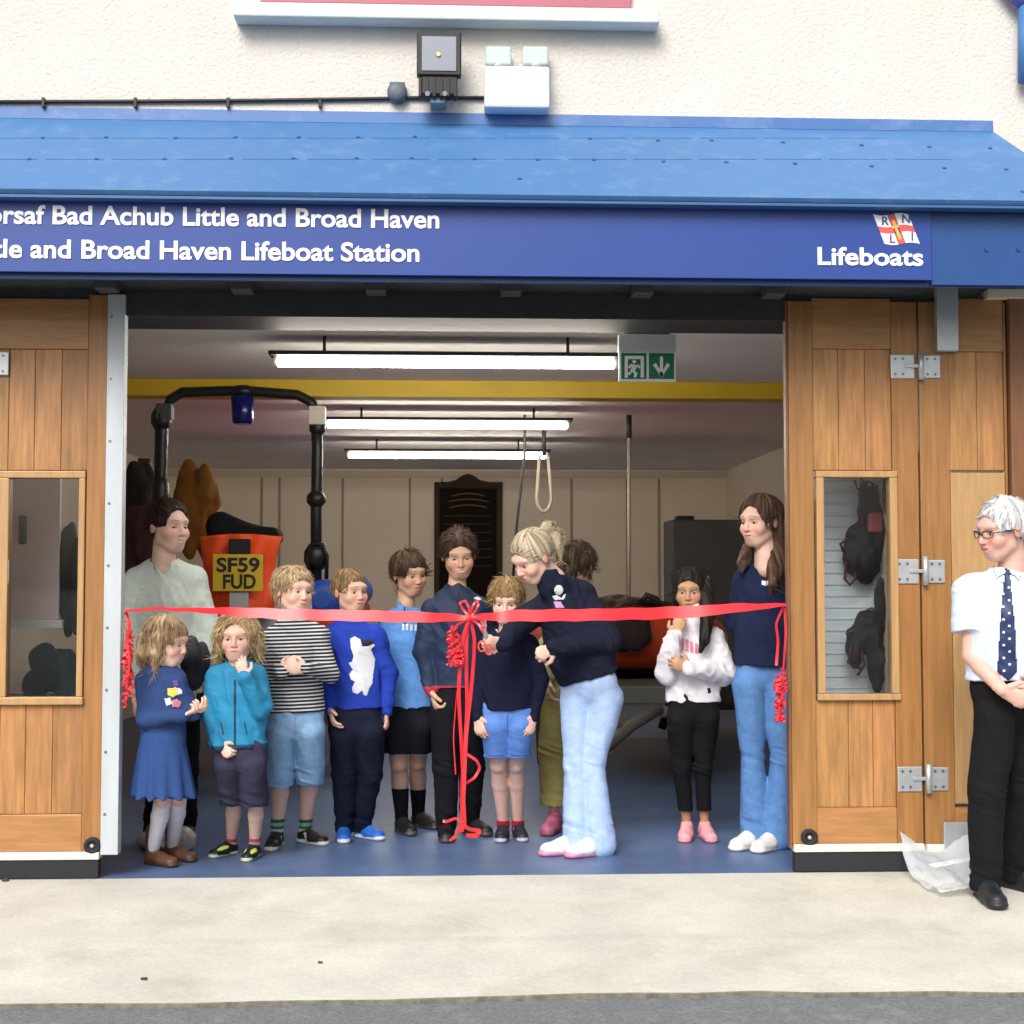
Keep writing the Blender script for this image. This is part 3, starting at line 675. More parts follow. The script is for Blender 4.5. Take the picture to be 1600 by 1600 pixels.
tbl = MB(); tbl.box(*BX(-40, 1092, 130, 1100, 6.8, 7.15, .003)); tbl.box(*BX(-30, 1101, -20, 1360, 6.82, 6.86, .002)); tbl.box(*BX(118, 1101, 126, 1360, 6.82, 6.86, .002)); o = tbl.build('side_bench', DARK, None, P(40, 1350, 6.85)); tag(o, 'dark bench under the bag behind the left door window', 'bench')
clump('wetsuit', 'dark wetsuit hanging right of the whiteboard behind the left door', 'wetsuit', 112, 900, 7.0, .06, .33, mat('dark neoprene', (.012, .012, .016), .7), 9, 8)
# pale board + harnesses behind the right window
pb = thing('cladding_panel', 'pale blue grey grooved panel behind the right door window', 'panel', P(1320, 1100, 6.75))
MB().box(*BX(1262, 700, 1378, 1110, 6.75, 6.77, 0)).build('sheet', mat('pale blue panel', (.72, .78, .85), .5), pb)
b = MB()
for k in range(22): b.box(*BX(1262, 715+k*18, 1378, 716.2+k*18, 6.744, 6.7495, 0))
b.build('groove_lines', mat('panel groove', (.55, .62, .68), .6), pb)
MAR = mat('maroon webbing', (.10, .018, .035), .7); BLK2 = mat('black webbing', (.010, .009, .014), .7)
def harness(label, parts, loops, Y, seed):
    t = thing('harness', label, 'harness', P(*parts[0][:2], Y), 'harnesses hanging behind the right door window')
    pr = []
    for x, y, rx, rz in parts:
        c = P(x, y, Y); s_ = Y/F_PX; pr.append((ell(c, (rx*s_, .05, rz*s_)), .02))
    v = Vol(pr, .006); v.disp(lambda x, y, z: .012*vnoise(x*30+seed, y*30, z*22)); V, Q, C = v.mesh(); np_mesh('padding', V, Q, BLK2, t)
    b = MB()
    for lp in loops: b.tube([P(x, y, Y-.03) for x, y in lp], .011, 6, .5)
    b.build('strap', MAR, t)
harness('black harness with maroon straps hanging high behind the right door glass', [(1352, 860, 26, 54), (1338, 858, 22, 38), (1350, 790, 9, 40), (1363, 800, 12, 48), (1335, 880, 12, 22), (1372, 830, 12, 40)],
        [[(1345, 748), (1352, 760), (1350, 790), (1347, 820)], [(1335, 750), (1340, 765), (1356, 752), (1370, 758), (1368, 800)], [(1318, 862), (1313, 850), (1324, 842)], [(1322, 878), (1320, 905), (1328, 914), (1336, 905), (1338, 885)]], 6.66, 1)
harness('black buoyancy harness hanging low behind the right door glass', [(1360, 985, 20, 34), (1348, 985, 18, 30), (1370, 1035, 14, 50), (1336, 1010, 12, 34), (1376, 940, 8, 40)],
        [[(1322, 990), (1335, 985), (1345, 975)], [(1338, 990), (1330, 1015), (1325, 1035), (1345, 1045)], [(1352, 955), (1362, 950), (1372, 960)], [(1345, 1010), (1350, 1040), (1340, 1055)]], 6.62, 5)
pk = MB().box(*BX(1358, 800, 1380, 832, 6.60, 6.64, .012)).build('buoyancy_pad', mat('faded red fabric', (.33, .07, .09), .7), None, P(1369, 816, 6.62)); tag(pk, 'faded red pad hung among the black straps behind the glass', 'pad')
# hanging oilskins on left
clump('yellow_jacket', 'mustard yellow jacket hanging behind the left woman', 'jacket', 300, 800, 9.6, .17, .33, mat('mustard fabric', (.20, .085, .010), .9), 12, 2)
clump('dark_jacket', 'dark jacket hanging high at the left wall behind the door post', 'jacket', 212, 790, 9.3, .12, .32, mat('dark brown fabric', (.014, .008, .007), .8), 9, 4)
clump('gear_heap', 'dark brown heap of kit behind the woman in the sage top', 'kit', 215, 880, 8.6, .2, .35, mat('dark red brown fabric', (.035, .010, .012), .8), 12, 6)
tag(MB().box(*BX(215, 716, 234, 732, 10.5, 10.54, .004)).build('alarm_box', mat('dull red plastic', (.12, .02, .02), .5), None, P(225, 730, 10.5)), 'small dull red box on the left wall', 'alarm')
# ------------------------------------------------------------------ lifeboat on the left
LB = thing('lifeboat', 'blue and red inflatable lifeboat, stern out, with black roll frame', 'boat', P(375, 1200, 8.6))
NV = mat('boat blue', (.02, .085, .42), .5); RD = mat('boat red', (.42, .03, .02), .5); ORG = mat('fluorescent orange', (.86, .085, .012), .6, var=.12, vscale=12)
Yb0 = 8.55
for s in (-1, 1):
    cx = XX(375+s*128, Yb0); z = ZZ(936, Yb0)
    MB().tube([(cx, Yb0, z), (cx, Yb0+.03, z), (cx, Yb0+3.6, z+.03), (cx*.75-.3, Yb0+4.6, z+.12)], [.05, .115, .115, .10], 18).build('sponson', NV, LB)
    MB().tube([(cx, Yb0+.02, z-.16), (cx, Yb0+.05, z-.16), (cx, Yb0+3.5, z-.13)], [.04, .10, .10], 16).build('lower_hull', RD, LB)
cxm = XX(375, Yb0)
b = MB(); b.box((cxm-.5, Yb0+.05, ZZ(1010, Yb0)), (cxm+.5, Yb0+3.6, ZZ(945, Yb0)), .05); b.build('hull', RD, LB)
MB().box((cxm-.42, Yb0+.0, ZZ(1000, Yb0)), (cxm+.42, Yb0+.06, ZZ(905, Yb0)), .01).build('transom', mat('white gel', (.5, .5, .5), .4), LB)
FRM = mat('black frame tube', (.010, .012, .012), .4, bump=.5, bscale=25, bdist=.01)
Yf_ = 8.75; b = MB()
b.tube([P(248, 960, Yf_), P(249, 800, Yf_), P(253, 660, Yf_), P(256, 640, Yf_)], .040, 12)
b.tube([P(494, 960, Yf_), P(494, 800, Yf_), P(496, 700, Yf_), P(494, 660, Yf_)], .034, 12)
b.tube([P(262, 640, Yf_), P(266, 625, Yf_), P(285, 613, Yf_), P(380, 610, Yf_), P(465, 617, Yf_), P(486, 628, Yf_), P(492, 640, Yf_)], .031, 12)
for px, py, rr, hh in ((252, 655, 16, 18), (496, 668, 13, 12), (494, 780, 15, 12), (494, 870, 19, 20), (250, 770, 14, 30), (380, 612, 20, 9)):
    c = P(px, py, Yf_); s_ = Yf_/F_PX; b.lathe((c.x, c.y, c.z-hh*s_), [(rr*s_*.6, 0), (rr*s_, hh*s_*.6), (rr*s_, hh*s_*1.4), (rr*s_*.6, hh*s_*2)], 12)
b.tube([P(484, 905, Yf_-.05), P(480, 870, Yf_-.05), P(487, 850, Yf_-.05), P(505, 850, Yf_-.05), P(511, 868, Yf_-.05), P(510, 905, Yf_-.05)], .012, 8)
b.build('roll_frame', FRM, LB)
MB().box(*BX(482, 634, 508, 663, Yf_-.06, Yf_+.03, .006)).build('white_lamp', mat('cream lamp', (.62, .58, .50), .5), LB)
MB().box(*BX(243, 630, 268, 655, Yf_-.06, Yf_+.03, .006)).build('grey_lamp', mat('grey lamp', (.075, .08, .085), .5), LB)
c = P(379, 640, Yf_-.03); s_ = Yf_/F_PX
MB().lathe((c.x, c.y, c.z-23*s_), [(13*s_, 0), (16*s_, 4*s_), (18*s_, 42*s_), (14*s_, 46*s_)], 18).build('blue_beacon', mat('blue lens', (.006, .006, .12), .2), LB)
# engine with orange cover
e = Vol([(econe(P(345, 822, 8.5), P(425, 842, 8.5), .085, .03, (0, 1, 0), 1.3), .02), (rbox(P(385, 838, 8.55), (.2, .16, .05), .04), .05)], .008); V, Q, C = e.mesh(); np_mesh('engine_cowl', V, Q, mat('matte black', (.008, .010, .012), .85, spec=.15), LB)
Yc = 8.22; s_ = Yc/F_PX
N1, N2 = 26, 22; V = []; 
def cov(u, v, back):
    l = 311+22*v**.8-4*math.sin(v*3); r = 441-18*v-4*math.sin(v*5); x = l+(r-l)*u; y = 836+118*v+5*math.sin(u*3.1)*(-1)*(1-v)+3
    bul = .06*math.sin(math.pi*u)**.6; fold = .010*math.sin(u*22+v*5)*(1-.3*v)+.012*math.sin(v*9+u*4)
    return P(x, y, Yc+.06-bul+fold + (.22 if back else 0))
Vf = [cov(i/N1, j/N2, 0) for i in range(N1+1) for j in range(N2+1)]; Vb = [cov(i/N1, j/N2, 1) for i in range(N1+1) for j in range(N2+1)]
ix = lambda i, j: i*(N2+1)+j; Q = []; nb = len(Vf)
for i in range(N1):
    for j in range(N2): Q.append((ix(i, j), ix(i+1, j), ix(i+1, j+1), ix(i, j+1))); Q.append(tuple(nb+k for k in (ix(i, j+1), ix(i+1, j+1), ix(i+1, j), ix(i, j))))
for i in range(N1): Q.append((ix(i, 0), nb+ix(i, 0), nb+ix(i+1, 0), ix(i+1, 0))); Q.append((ix(i+1, N2), nb+ix(i+1, N2), nb+ix(i, N2), ix(i, N2)))
for j in range(N2): Q.append((ix(0, j+1), nb+ix(0, j+1), nb+ix(0, j), ix(0, j))); Q.append((ix(N1, j), nb+ix(N1, j), nb+ix(N1, j+1), ix(N1, j+1)))
np_mesh('orange_engine_cover', np.array([tuple(v) for v in Vf+Vb]), np.array(Q), ORG, LB)
Yn = Yc-.045
np_ = MB().box(*BX(332, 866, 411, 924, Yn, Yn+.006, .003)).build('number_plate', mat('plate yellow', (.62, .42, .02), .4), LB)
MB().box(*BX(357, 842, 390, 866, Yn+.002, Yn+.05, .004)).build('cover_strap', BLK2, LB)
MB().box(*BX(358, 925, 388, 958, Yn+.012, Yn+.05, .003)).build('reflective_band', mat('reflective grey', (.42, .42, .45), .3), LB)
for t_, x0_, x1_, yb in (('SF59', 338, 406, 893), ('FUD', 347, 400, 919)):
    wt = text_width(t_, .03); me = text_mesh(t_, .03); p0, p1 = P(x0_, yb, Yn-.001), P(x1_, yb, Yn-.001)
    make('plate_lettering', place_text(me, p0.x, p0.z, Yn-.001, (p1.x-p0.x)/wt, 21*s_/.70, .0015), BLACK, np_)
MB().cyl(P(382, 960, 8.45), P(382, 1130, 8.45), .08, .05).build('engine_leg', BLACK, LB)
tr = thing('boat_trailer', 'black launching trailer under the blue and red lifeboat', 'trailer', P(375, 1130, 9.5))
b = MB(); b.box((cxm-.5, 8.7, .42), (cxm-.42, 12.5, .5)); b.box((cxm+.42, 8.7, .42), (cxm+.5, 12.5, .5)); b.box((cxm-.42, 9.2, .42), (cxm+.42, 9.3, .5)); b.box((cxm-.42, 11, .42), (cxm+.42, 11.1, .5))
for yy in (9.2, 11): b.box((cxm-.49, yy, .501), (cxm-.43, yy+.06, .84)); b.box((cxm+.43, yy, .501), (cxm+.49, yy+.06, .84))
b.build('chassis', DARK, tr)
for s in (-1, 1):
    c = (cxm+s*.62, 10, .33); w_ = MB().lathe(c, [(.2, -.1), (.33, -.09), (.33, .09), (.2, .1)], 28, 'X').build('wheel', RUB, tr)
    MB().lathe(c, [(.05, -.101), (.19, -.06), (.19, .06), (.05, .101)], 16, 'X').build('hub', STEEL, w_)
# ------------------------------------------------------------------ orange inflatable on the right
OB = thing('inflatable_boat', 'orange inflatable boat behind the leaning woman, bow out', 'boat', P(1000, 1100, 9))
OR2 = mat('orange rubber', (.48, .050, .008), .45, var=.12, vscale=4)
Yo = 8.9; zc = ZZ(1010, Yo); xc = XX(1005, Yo)
b = MB(); pts = [(xc-.42, Yo+3.2, zc)]+[(xc-.42*math.cos(a), Yo+.5-.42*math.sin(a), zc+.05*math.sin(a)) for a in [math.pi*i/16 for i in range(17)]]+[(xc+.42, Yo+3.2, zc)]
b.tube(pts, .19, 20); b.build('sponson', OR2, OB)
MB().box((xc-.4, Yo+.5, zc-.22), (xc+.4, Yo+3.1, zc-.05), .05).build('floor', DARK, OB)
b = MB(); b.tube([(xc-.5, Yo+.6, zc+.2), (xc-.3, Yo+.25, zc+.26), (xc, Yo+.1, zc+.27), (xc+.3, Yo+.25, zc+.24), (xc+.48, Yo+.6, zc+.2)], .02, 8); b.tube([P(1000, 942, Yo), P(1010, 930, Yo), P(1024, 936, Yo), P(1034, 948, Yo)], .022, 8); b.build('grab_line', BLACK, OB)
t2 = thing('boat_trailer', 'low grey and yellow trailer beneath the orange inflatable boat', 'trailer', (xc, Yo+1, 0))
b = MB(); b.box((xc-.35, Yo-.2, zc-.34), (xc+.35, Yo+3, zc-.23), .01); b.tube([P(1030, 1108, 8.5), P(985, 1135, 8.3), P(950, 1165, 8.2), P(930, 1180, 8.1)], .035, 8); b.tube([P(1035, 1112, 8.6), P(1060, 1112, 8.8)], .035, 8); b.build('frame', mat('dull trailer grey', (.09, .09, .08), .6), t2)
MB().cyl(P(966, 1090, 8.3), P(966, 1138, 8.3), .018).build('jockey_leg', mat('dull yellow', (.42, .30, .08), .5), t2)
for s in (-1, 1):
    c = (xc+s*.5, Yo+1.3, .24); w_ = MB().lathe(c, [(.12, -.08), (.24, -.07), (.24, .07), (.12, .08)], 24, 'X').build('wheel', RUB, t2)
    MB().cyl((xc+s*.30, Yo+1.3, .24), (xc+s*.42, Yo+1.3, zc-.28), .03).build('axle_arm', DARK, t2)
clump('tarpaulin', 'dark folded tarpaulin heaped over the near end of the orange boat', 'tarpaulin', 985, 975, 8.75, .13, .20, mat('dark canvas', (.02, .012, .012), .9), 10, 12, .1)
clump('life_jackets', 'dark pile of brown and black kit on the orange boat', 'kit', 940, 950, 9.2, .38, .10, mat('dark brown kit', (.035, .014, .008), .8), 14, 9, .2)
# ================================================================== PEOPLE
SKINM = mat('skin', attr=True, rough=.5, var=.05, vscale=30, spec=.35)
MATS['skin'].node_tree.nodes['Principled BSDF'].inputs['Subsurface Weight'].default_value = .08
MATS['skin'].node_tree.nodes['Principled BSDF'].inputs['Subsurface Radius'].default_value = (.02, .008, .004)
CLOTH = mat('cotton', attr=True, rough=.9, spec=.15, var=.10, vscale=45, bump=.25, bscale=260, bdist=.002)
KNIT = mat('knit', attr=True, rough=.95, spec=.1, var=.08, vscale=70, bump=.6, bscale=220, stretch=(1, 1, .5), bdist=.003)
DENIM = mat('denim', attr=True, rough=.9, spec=.15, var=.16, vscale=28, bump=.35, bscale=320, bdist=.002)
SHELL = mat('nylon shell', attr=True, rough=.62, spec=.3, var=.06, vscale=20, bump=.2, bscale=60)
HAIRM = mat('hair', attr=True, rough=.55, var=.18, vscale=90, spec=.22)
SHOEM = mat('shoe', attr=True, rough=.5, var=.1, vscale=60)
def lerp(a, b, t): return a + (b-a)*t
def stripes_mat():
    if 'striped' in MATS: return MATS['striped']
    m = mat('striped', rough=.9, bump=.3, bscale=240, bdist=.002); n = m.node_tree; lk = n.links.new; b = n.nodes['Principled BSDF']
    a = n.nodes.new('ShaderNodeAttribute'); a.attribute_name = 'along'
    x = n.nodes.new('ShaderNodeMath'); x.operation = 'MULTIPLY'; x.inputs[1].default_value = 1/.0165
    y = n.nodes.new('ShaderNodeMath'); y.operation = 'FRACT'; z = n.nodes.new('ShaderNodeMath'); z.operation = 'GREATER_THAN'; z.inputs[1].default_value = .60
    lk(a.outputs['Fac'], x.inputs[0]); lk(x.outputs[0], y.inputs[0]); lk(y.outputs[0], z.inputs[0])
    mx = n.nodes.new('ShaderNodeMix'); mx.data_type = 'RGBA'; mx.inputs[6].default_value = (.012, .016, .03, 1); mx.inputs[7].default_value = (.55, .56, .56, 1)
    lk(z.outputs[0], mx.inputs[0]); lk(mx.outputs[2], b.inputs['Base Color']); return m
def hand(w0, d, n, s, curl, thumb=1, spread=.0):
    """prims of a hand: wrist W0, pointing D, palm facing N, length S"""
    w0, d, n = Vector(w0), Vector(d).normalized(), Vector(n); n = (n-d*n.dot(d)).normalized(); l = d.cross(n)*thumb
    pr = [(econe(w0+d*.10*s, w0+d*.44*s, .17*s, .215*s, n, .42), .006), (econe(w0-d*.14*s, w0+d*.1*s, .115*s, .14*s, n, .75), .008)]
    for i, (ln, off) in enumerate(((.40, .30), (.46, .10), (.42, -.10), (.33, -.29))):
        p = w0 + d*(.46*s-.03*s*abs(i-1.2)) + l*off*s*.58; dd = (d+l*spread*(1.5-i)*.2).normalized(); ang = 0; cu = curl*(1+.12*i)
        for k, fr in enumerate((.44, .32, .26)):
            ang += cu*(.55 if k == 0 else 1.0); q = p + (dd*math.cos(ang)+n*math.sin(ang))*ln*s*fr
            pr.append((cone(p, q, (.058-.004*k)*s, (.054-.005*k)*s), .002)); p = q
    p = w0+d*.12*s+l*.15*s; q = p+(d*.55+l*.65+n*.25).normalized()*.24*s; r = q+(d*.8+l*.15+n*.45*(.4+curl)).normalized()*.20*s
    pr += [(cone(p, q, .085*s, .065*s), .006), (cone(q, r, .062*s, .05*s), .003)]
    return pr
def ccone(a, b, ra, rb):
    lo, hi, f = cone(a, b, ra, rb); B_ = A3(b); n = A3(Vector(b)-Vector(a)); n = n/np.linalg.norm(n)
    return lo, hi, (lambda x, y, z: np.maximum(f(x, y, z), (x-B_[0])*n[0]+(y-B_[1])*n[1]+(z-B_[2])*n[2]))
def person(label, Y, ht, head, neck, sh, arms, pelvis, legs, top, bot, hair, skin, shoes, socks=None, sm=0, brow=None, lips=None, adult=False, hipw=None, extra=None, glasses=False, necklen=None, name='person'):
    pt = lambda q: P(q[0], q[1], Y+(q[2] if len(q) > 2 else 0))
    scl = lambda px: px*Y/F_PX
    Pv, Nb = pt(pelvis), pt(neck)
    root = thing(name, label, 'person', (Pv.x, Y, gz(Y)))
    ur, er, wr_ = .0255*ht*top.get('af', 1), .0215*ht, .0155*ht
    dr_ = top.get('drop', 9); S0, S1 = P(sh[0][0]+3, sh[0][1]+dr_, Y+sh[0][2]), P(sh[1][0]-3, sh[1][1]+dr_, Y+sh[1][2]); u = (S1-S0).normalized(); th = top.get('th', .010)
    J = [S0+u*(ur+th), S1-u*(ur+th)]
    J = [j-Vector((0, 0, ur*.8)) for j in J]
    v = (Nb-Pv).normalized(); wd = u.cross(v).normalized(); sw = (S1-S0).length/2
    q = top.get('q', .66); FS = 1 if wd.y < 0 else -1
    skin = np.array(skin); parts = []
    # ---------------- head
    hx, hy, hd, yw, pc, rl, hh = head; hh *= 1.05 if adult else 1.09
    hc = P(hx, hy, Y+hd); yw, pc, rl = map(math.radians, (yw, pc, rl))
    fh = Vector((math.sin(yw), -math.cos(yw), 0)); f = fh*math.cos(pc)+Vector((0, 0, -1))*math.sin(pc); uz = Vector((0, 0, 1))*math.cos(pc)+fh*math.sin(pc)
    ex = Vector((math.cos(yw), math.sin(yw), 0)); ex, uz = ex*math.cos(rl)+uz*math.sin(rl), uz*math.cos(rl)-ex*math.sin(rl)
    R = np.array([tuple(ex), tuple(f), tuple(uz)]); Wl = lambda a, b, c: hc+(ex*a+f*b+uz*c)*hh
    E = lambda c, r: ell(Wl(*c), tuple(x*hh for x in r), R)
    K = lambda a, b, ra, rb: cone(Wl(*a), Wl(*b), ra*hh, rb*hh)
    ch = 0 if adult else 1; k = .05*hh
    H = [(E((0, -.08, .13), (.33+.012*ch, .40, .365)), k), (E((0, .09, -.10), (.265+.02*ch, .285, .33)), .12*hh), (E((0, .20, -.33), (.15, .15, .13)), .12*hh),
         (K((-.19, .02, -.25), (-.08, .22, -.38), .085, .08), .1*hh), (K((.19, .02, -.25), (.08, .22, -.38), .085, .08), .1*hh),
         (E((-.16, .25, -.13), (.11, .10, .10)), .1*hh), (E((.16, .25, -.13), (.11, .10, .10)), .1*hh), (E((0, .28, .12), (.22, .10, .07)), .1*hh),
         (E((0, .30, -.25), (.13, .09, .08)), .08*hh)]
    H2 = [(K((0, .355, .04), (0, .425-.02*ch, -.10), .028, .036), .05*hh), (E((0, .425-.02*ch, -.125), (.05, .045, .04)), .03*hh), (E((-.05, .38, -.135), (.03, .035, .027)), .02*hh), (E((.05, .38, -.135), (.03, .035, .027)), .02*hh)]
    EY = [(E((s*.135, .285, .0), (.058, .058, .05)), .008*hh) for s in (-1, 1)]
    LP = [(E((0, .362, -.235), (.08, .028, .014)), .025*hh), (E((0, .358, -.268), (.07, .028, .017)), .025*hh)]
    EARS = [(E((s*(.345), -.045, -.03), (.032, .065, .105)), .02*hh) for s in (-1, 1)]
    nl = Wl(0, -.12, -.28); nr = (.205 if adult else .18)*hh
    NK = [(cone(nl, Nb, nr, nr*1.08), .10*hh), (cone(Nb, Nb-v*.05, nr*1.05, nr*1.2), .04*hh)]
    hv = Vol([(E((0, 0, 0), (.5, .62, .62)), 0)], .0023 if hh > .2 else .0021); hv.F[:] = .06; hv.B[:] = 9
    for p_ in H+NK: hv.add(*p_)
    for s in (-1, 1): hv.add(E((s*.135, .40, .01), (.085, .085, .05)), .05*hh, op='s')
    for p_ in EY+H2+LP+EARS: hv.add(*p_)
    hv.add(E((0, .42, -.25), (.075 if not sm else .10, .05, .006 if not sm else .014)), .006*hh, op='s')
    parts.append(hv.mesh())
    # ---------------- limbs
    B = list(NK); ah = []
    for i, a in enumerate(arms):
        if a is None: continue
        j, e, w0 = J[i], pt(a['el']), pt(a['wr'])
        B += [(cone(j, e, ur, er), .01), (cone(e, lerp(e, w0, .35), er, er*1.02), .01), (cone(lerp(e, w0, .35), w0, er*1.02, wr_), .01)]
        if 'hd' in a:
            hs = a.get('hs', .103*ht); d = (pt(a['hd'])-w0).normalized()
            ah.append(hand(w0, d, Vector(a.get('pn', (0, 1, 0))), hs, a.get('curl', .5), a.get('thumb', 1), a.get('spread', 0)))
    B += [(econe(Pv+v*.09*ht, lerp(Pv, Nb, .70), sw*.50, sw*.58, wd, q*.8), .02), (cone(J[0]-v*.02, J[1]-v*.02, ur*.6, ur*.6), .02)]
    hpw_ = scl(bot['hipw']) if 'hipw' in bot else scl(top['hw'])*.92
    lk2 = .78 if bot['kind'] in ('trousers', 'leggings') else 1
    tr_, kr, cr_, ar = .046*ht*(.8 if lk2 < 1 else 1), .030*ht*lk2, .031*ht*lk2, .0195*ht*lk2
    FT = []
    for i, g_ in enumerate(legs):
        G = PG(g_['ft'][0], g_['ft'][1]); ywf = math.radians(g_['ft'][2]); ff = Vector((math.sin(ywf), -math.cos(ywf), 0)); Lf = shoes.get('len', .152)*ht
        an = G-ff*Lf*.24+Vector((0, 0, .05*ht)); hp = pt(g_['hip']); kn = pt(g_['kn']); kn.y = g_.get('ky', (hp.y+an.y)/2-.01) if len(g_['kn']) < 3 else kn.y
        FT.append((G, ff, Lf, an, hp, kn)); bk = Vector((0, .012*ht, 0))
        B += [(cone(lerp(hp, kn, .12), kn, min(tr_, hpw_*.5), kr), .01), (cone(kn, lerp(kn, an, .32)+bk, kr*.95, cr_), .015), (cone(lerp(kn, an, .32)+bk, an, cr_, ar), .01), (ell(kn-Vector((0, .008, 0)), (kr*.9, kr, kr*1.1)), .01), (cone(an, an-Vector((0, 0, .03*ht)), ar, ar), .01)]
    bv = Vol(B, .0048, lo=None); parts.append(bv.mesh())
    for h_ in ah: parts.append(Vol(h_, .0022, pad=.008).mesh())
    V, Q, C = join(parts)
    Lc = (V-np.array(tuple(hc)))@R.T/hh; X, Yy, Z = Lc.T; aX = np.abs(X); col = np.tile(skin, (len(V), 1)).astype(float)
    def tint(mask, c, a=1.):
        m = np.clip(mask, 0, 1)[:, None]*a; col[:] = col*(1-m)+np.array(c)*m
    inh = (np.abs(Z) < .6) & (aX < .45) & (np.abs(Yy) < .6)
    red = skin*np.array([1.05, .62, .58]); fr = inh & (Yy > .1)
    tint(fr*np.exp(-((aX-.18)**2+(Z+.13)**2)/.008), red, .55); tint(fr*np.exp(-(X**2+(Z+.12)**2)/.002), red, .5)
    tint(inh*(aX > .33)*(np.abs(Z+.03) < .13), red, .45)
    lc = np.array(lips) if lips else skin*np.array([.9, .42, .42])
    lw = .10+.03*sm; zl = -.25+(.018+.03*sm)*(X/lw)**2
    tint(fr*(Yy > .27)*np.clip(1.4-((X/lw)**2+((Z-zl)/.034)**2)*1.1, 0, 1), lc, .85)
    if sm: tint(fr*(Yy > .26)*(((X/(lw*.8))**2+((Z-zl)/.016)**2) < 1), (.75, .70, .62), .9)
    else: tint(fr*(Yy > .26)*(np.abs(Z-zl) < .006)*(aX < lw*.9), (.12, .03, .03), .8)
    tint(fr*(np.hypot(aX-.03, (Z+.158)*1.5) < .012)*(Yy > .3), (.12, .04, .03), .8)
    bc = brow or tuple(np.array(hair['c'])*.6); bz = .122+.014*np.sin((aX-.06)/.15*3.1)-.10*np.clip(aX-.09, 0, .2)
    tint(fr*(aX > .06)*(aX < .215)*(np.abs(Z-bz) < .011), bc, .5)
    ex_, ez_ = (aX-.135)/.056, (Z-.0)/(.021-.004*sm)
    e2 = ex_**2+ez_**2; tint(fr*(e2 < 1.9), skin*np.array([.55, .42, .4]), .5); tint(fr*(e2 < 1.0), (.50, .47, .45)); gx = .0
    tint(fr*(e2 < 1.05)*(np.hypot(aX-.135, Z+.001) < .029), (.035, .022, .015)); tint(fr*(e2 < 2.0)*(Z > .014-.004*sm), (.05, .03, .025), .6)
    np_mesh('body', V, Q, SKINM, root, col=col)
    # ---------------- hair
    hcN = np.array(hair['c']); st = hair.get('style', 'short'); fz = hair.get('fr', 0); vol_ = hair.get('vol', 1.0)
    HP = [(E((0, -.10, .145), (.385*vol_, .455*vol_, .405*vol_)), .02*hh)]
    hvv = [p_ for p_ in HP]
    if hair.get('bun'): hvv.append((E(hair['bun'], (.15, .15, .14)), .04*hh))
    for lk_ in hair.get('locks', []):
        pts = [pt(q_[:3]) for q_ in lk_]
        for a_, b_, qa, qb in zip(pts[:-1], pts[1:], lk_[:-1], lk_[1:]): hvv.append((econe(a_, b_, scl(qa[3]), scl(qb[3]), (0, 1, 0), .75), .03*hh))
    for lk_ in hair.get('llocks', []):
        for a_, b_ in zip(lk_[:-1], lk_[1:]): hvv.append((K(a_[:3], b_[:3], a_[3], b_[3]), .03*hh))
    v_ = Vol([(p_[0], 0) for p_ in hvv], .0035 if hh > .2 else .0031, pad=.02); v_.F[:] = .06; v_.B[:] = 9
    v_.add(*HP[0])
    v_.add(E((0, .54, -.13-fz), (.335, .43, .50)), .03*hh, op='s')
    if st == 'short':
        v_.add(rbox(Wl(0, .26, -.46), (.6*hh, .34*hh, .46*hh), .02, R), .02*hh, op='s'); v_.cut(Wl(0, -.3, -.24), -uz)
    else: v_.add(rbox(Wl(0, .34, -.40), (.27*hh, .32*hh, .5*hh), .02, R), .02*hh, op='s')
    for p_ in hvv[1:]: v_.add(*p_)
    def hd_(x, y, z):
        l = (np.stack([x, y, z], 1)-A3(hc))@R.T/hh; an_ = np.arctan2(l[:, 0], -(l[:, 1]+.15)); rr = np.hypot(l[:, 0], l[:, 1])
        return hair.get('groove', 1)*hh*(.020*vnoise(an_*5+9, rr*2+3, l[:, 2]*1.5)+.014*vnoise(an_*13, rr*2, l[:, 2]*2+5)+hair.get('curl', 0)*.06*vnoise(l[:, 0]*7, l[:, 1]*7, l[:, 2]*7))
    v_.disp(hd_); HV, HQ, _ = v_.mesh()
    l = (HV-np.array(tuple(hc)))@R.T/hh; an_ = np.arctan2(l[:, 0], -(l[:, 1]+.15)); n1 = vnoise(an_*11+3, l[:, 2]*1.3, l[:, 1]*1.5+7)
    c2 = np.array(hair.get('c2', tuple(hcN*1.5))); tt = np.clip(.5+.75*n1, 0, 1)[:, None]; HC = hcN*(1-tt)*.8+c2*tt
    # strands
    nst = hair.get('n', 520)*3; rng = np.random.RandomState(int(hx)); hn = np.zeros_like(HV); fn = np.cross(HV[HQ[:, 2]]-HV[HQ[:, 0]], HV[HQ[:, 3]]-HV[HQ[:, 1]])
    for c_ in range(4): np.add.at(hn, HQ[:, c_], fn)
    hn /= np.linalg.norm(hn, axis=1)[:, None]+1e-9
    idx = rng.randint(0, len(HV), nst); c0 = np.array(tuple(Wl(*hair.get('whorl', (0, -.2, .55))))); p0 = HV[idx]; n0 = hn[idx]
    fl = p0-c0; fl /= np.linalg.norm(fl, axis=1)[:, None]; far = ((p0-np.array(tuple(hc)))@np.array(tuple(uz))/hh < -.1)
    gr = np.array([0, 0, -1.]); gw = hair.get('grav', .25); fl = fl*(1-gw)+gr*gw; fl[far] = gr+hair.get('lf', 0)*0
    fl += rng.randn(nst, 3)*hair.get('mess', .18); fl -= n0*np.sum(fl*n0, 1)[:, None]; fl /= np.linalg.norm(fl, axis=1)[:, None]+1e-9
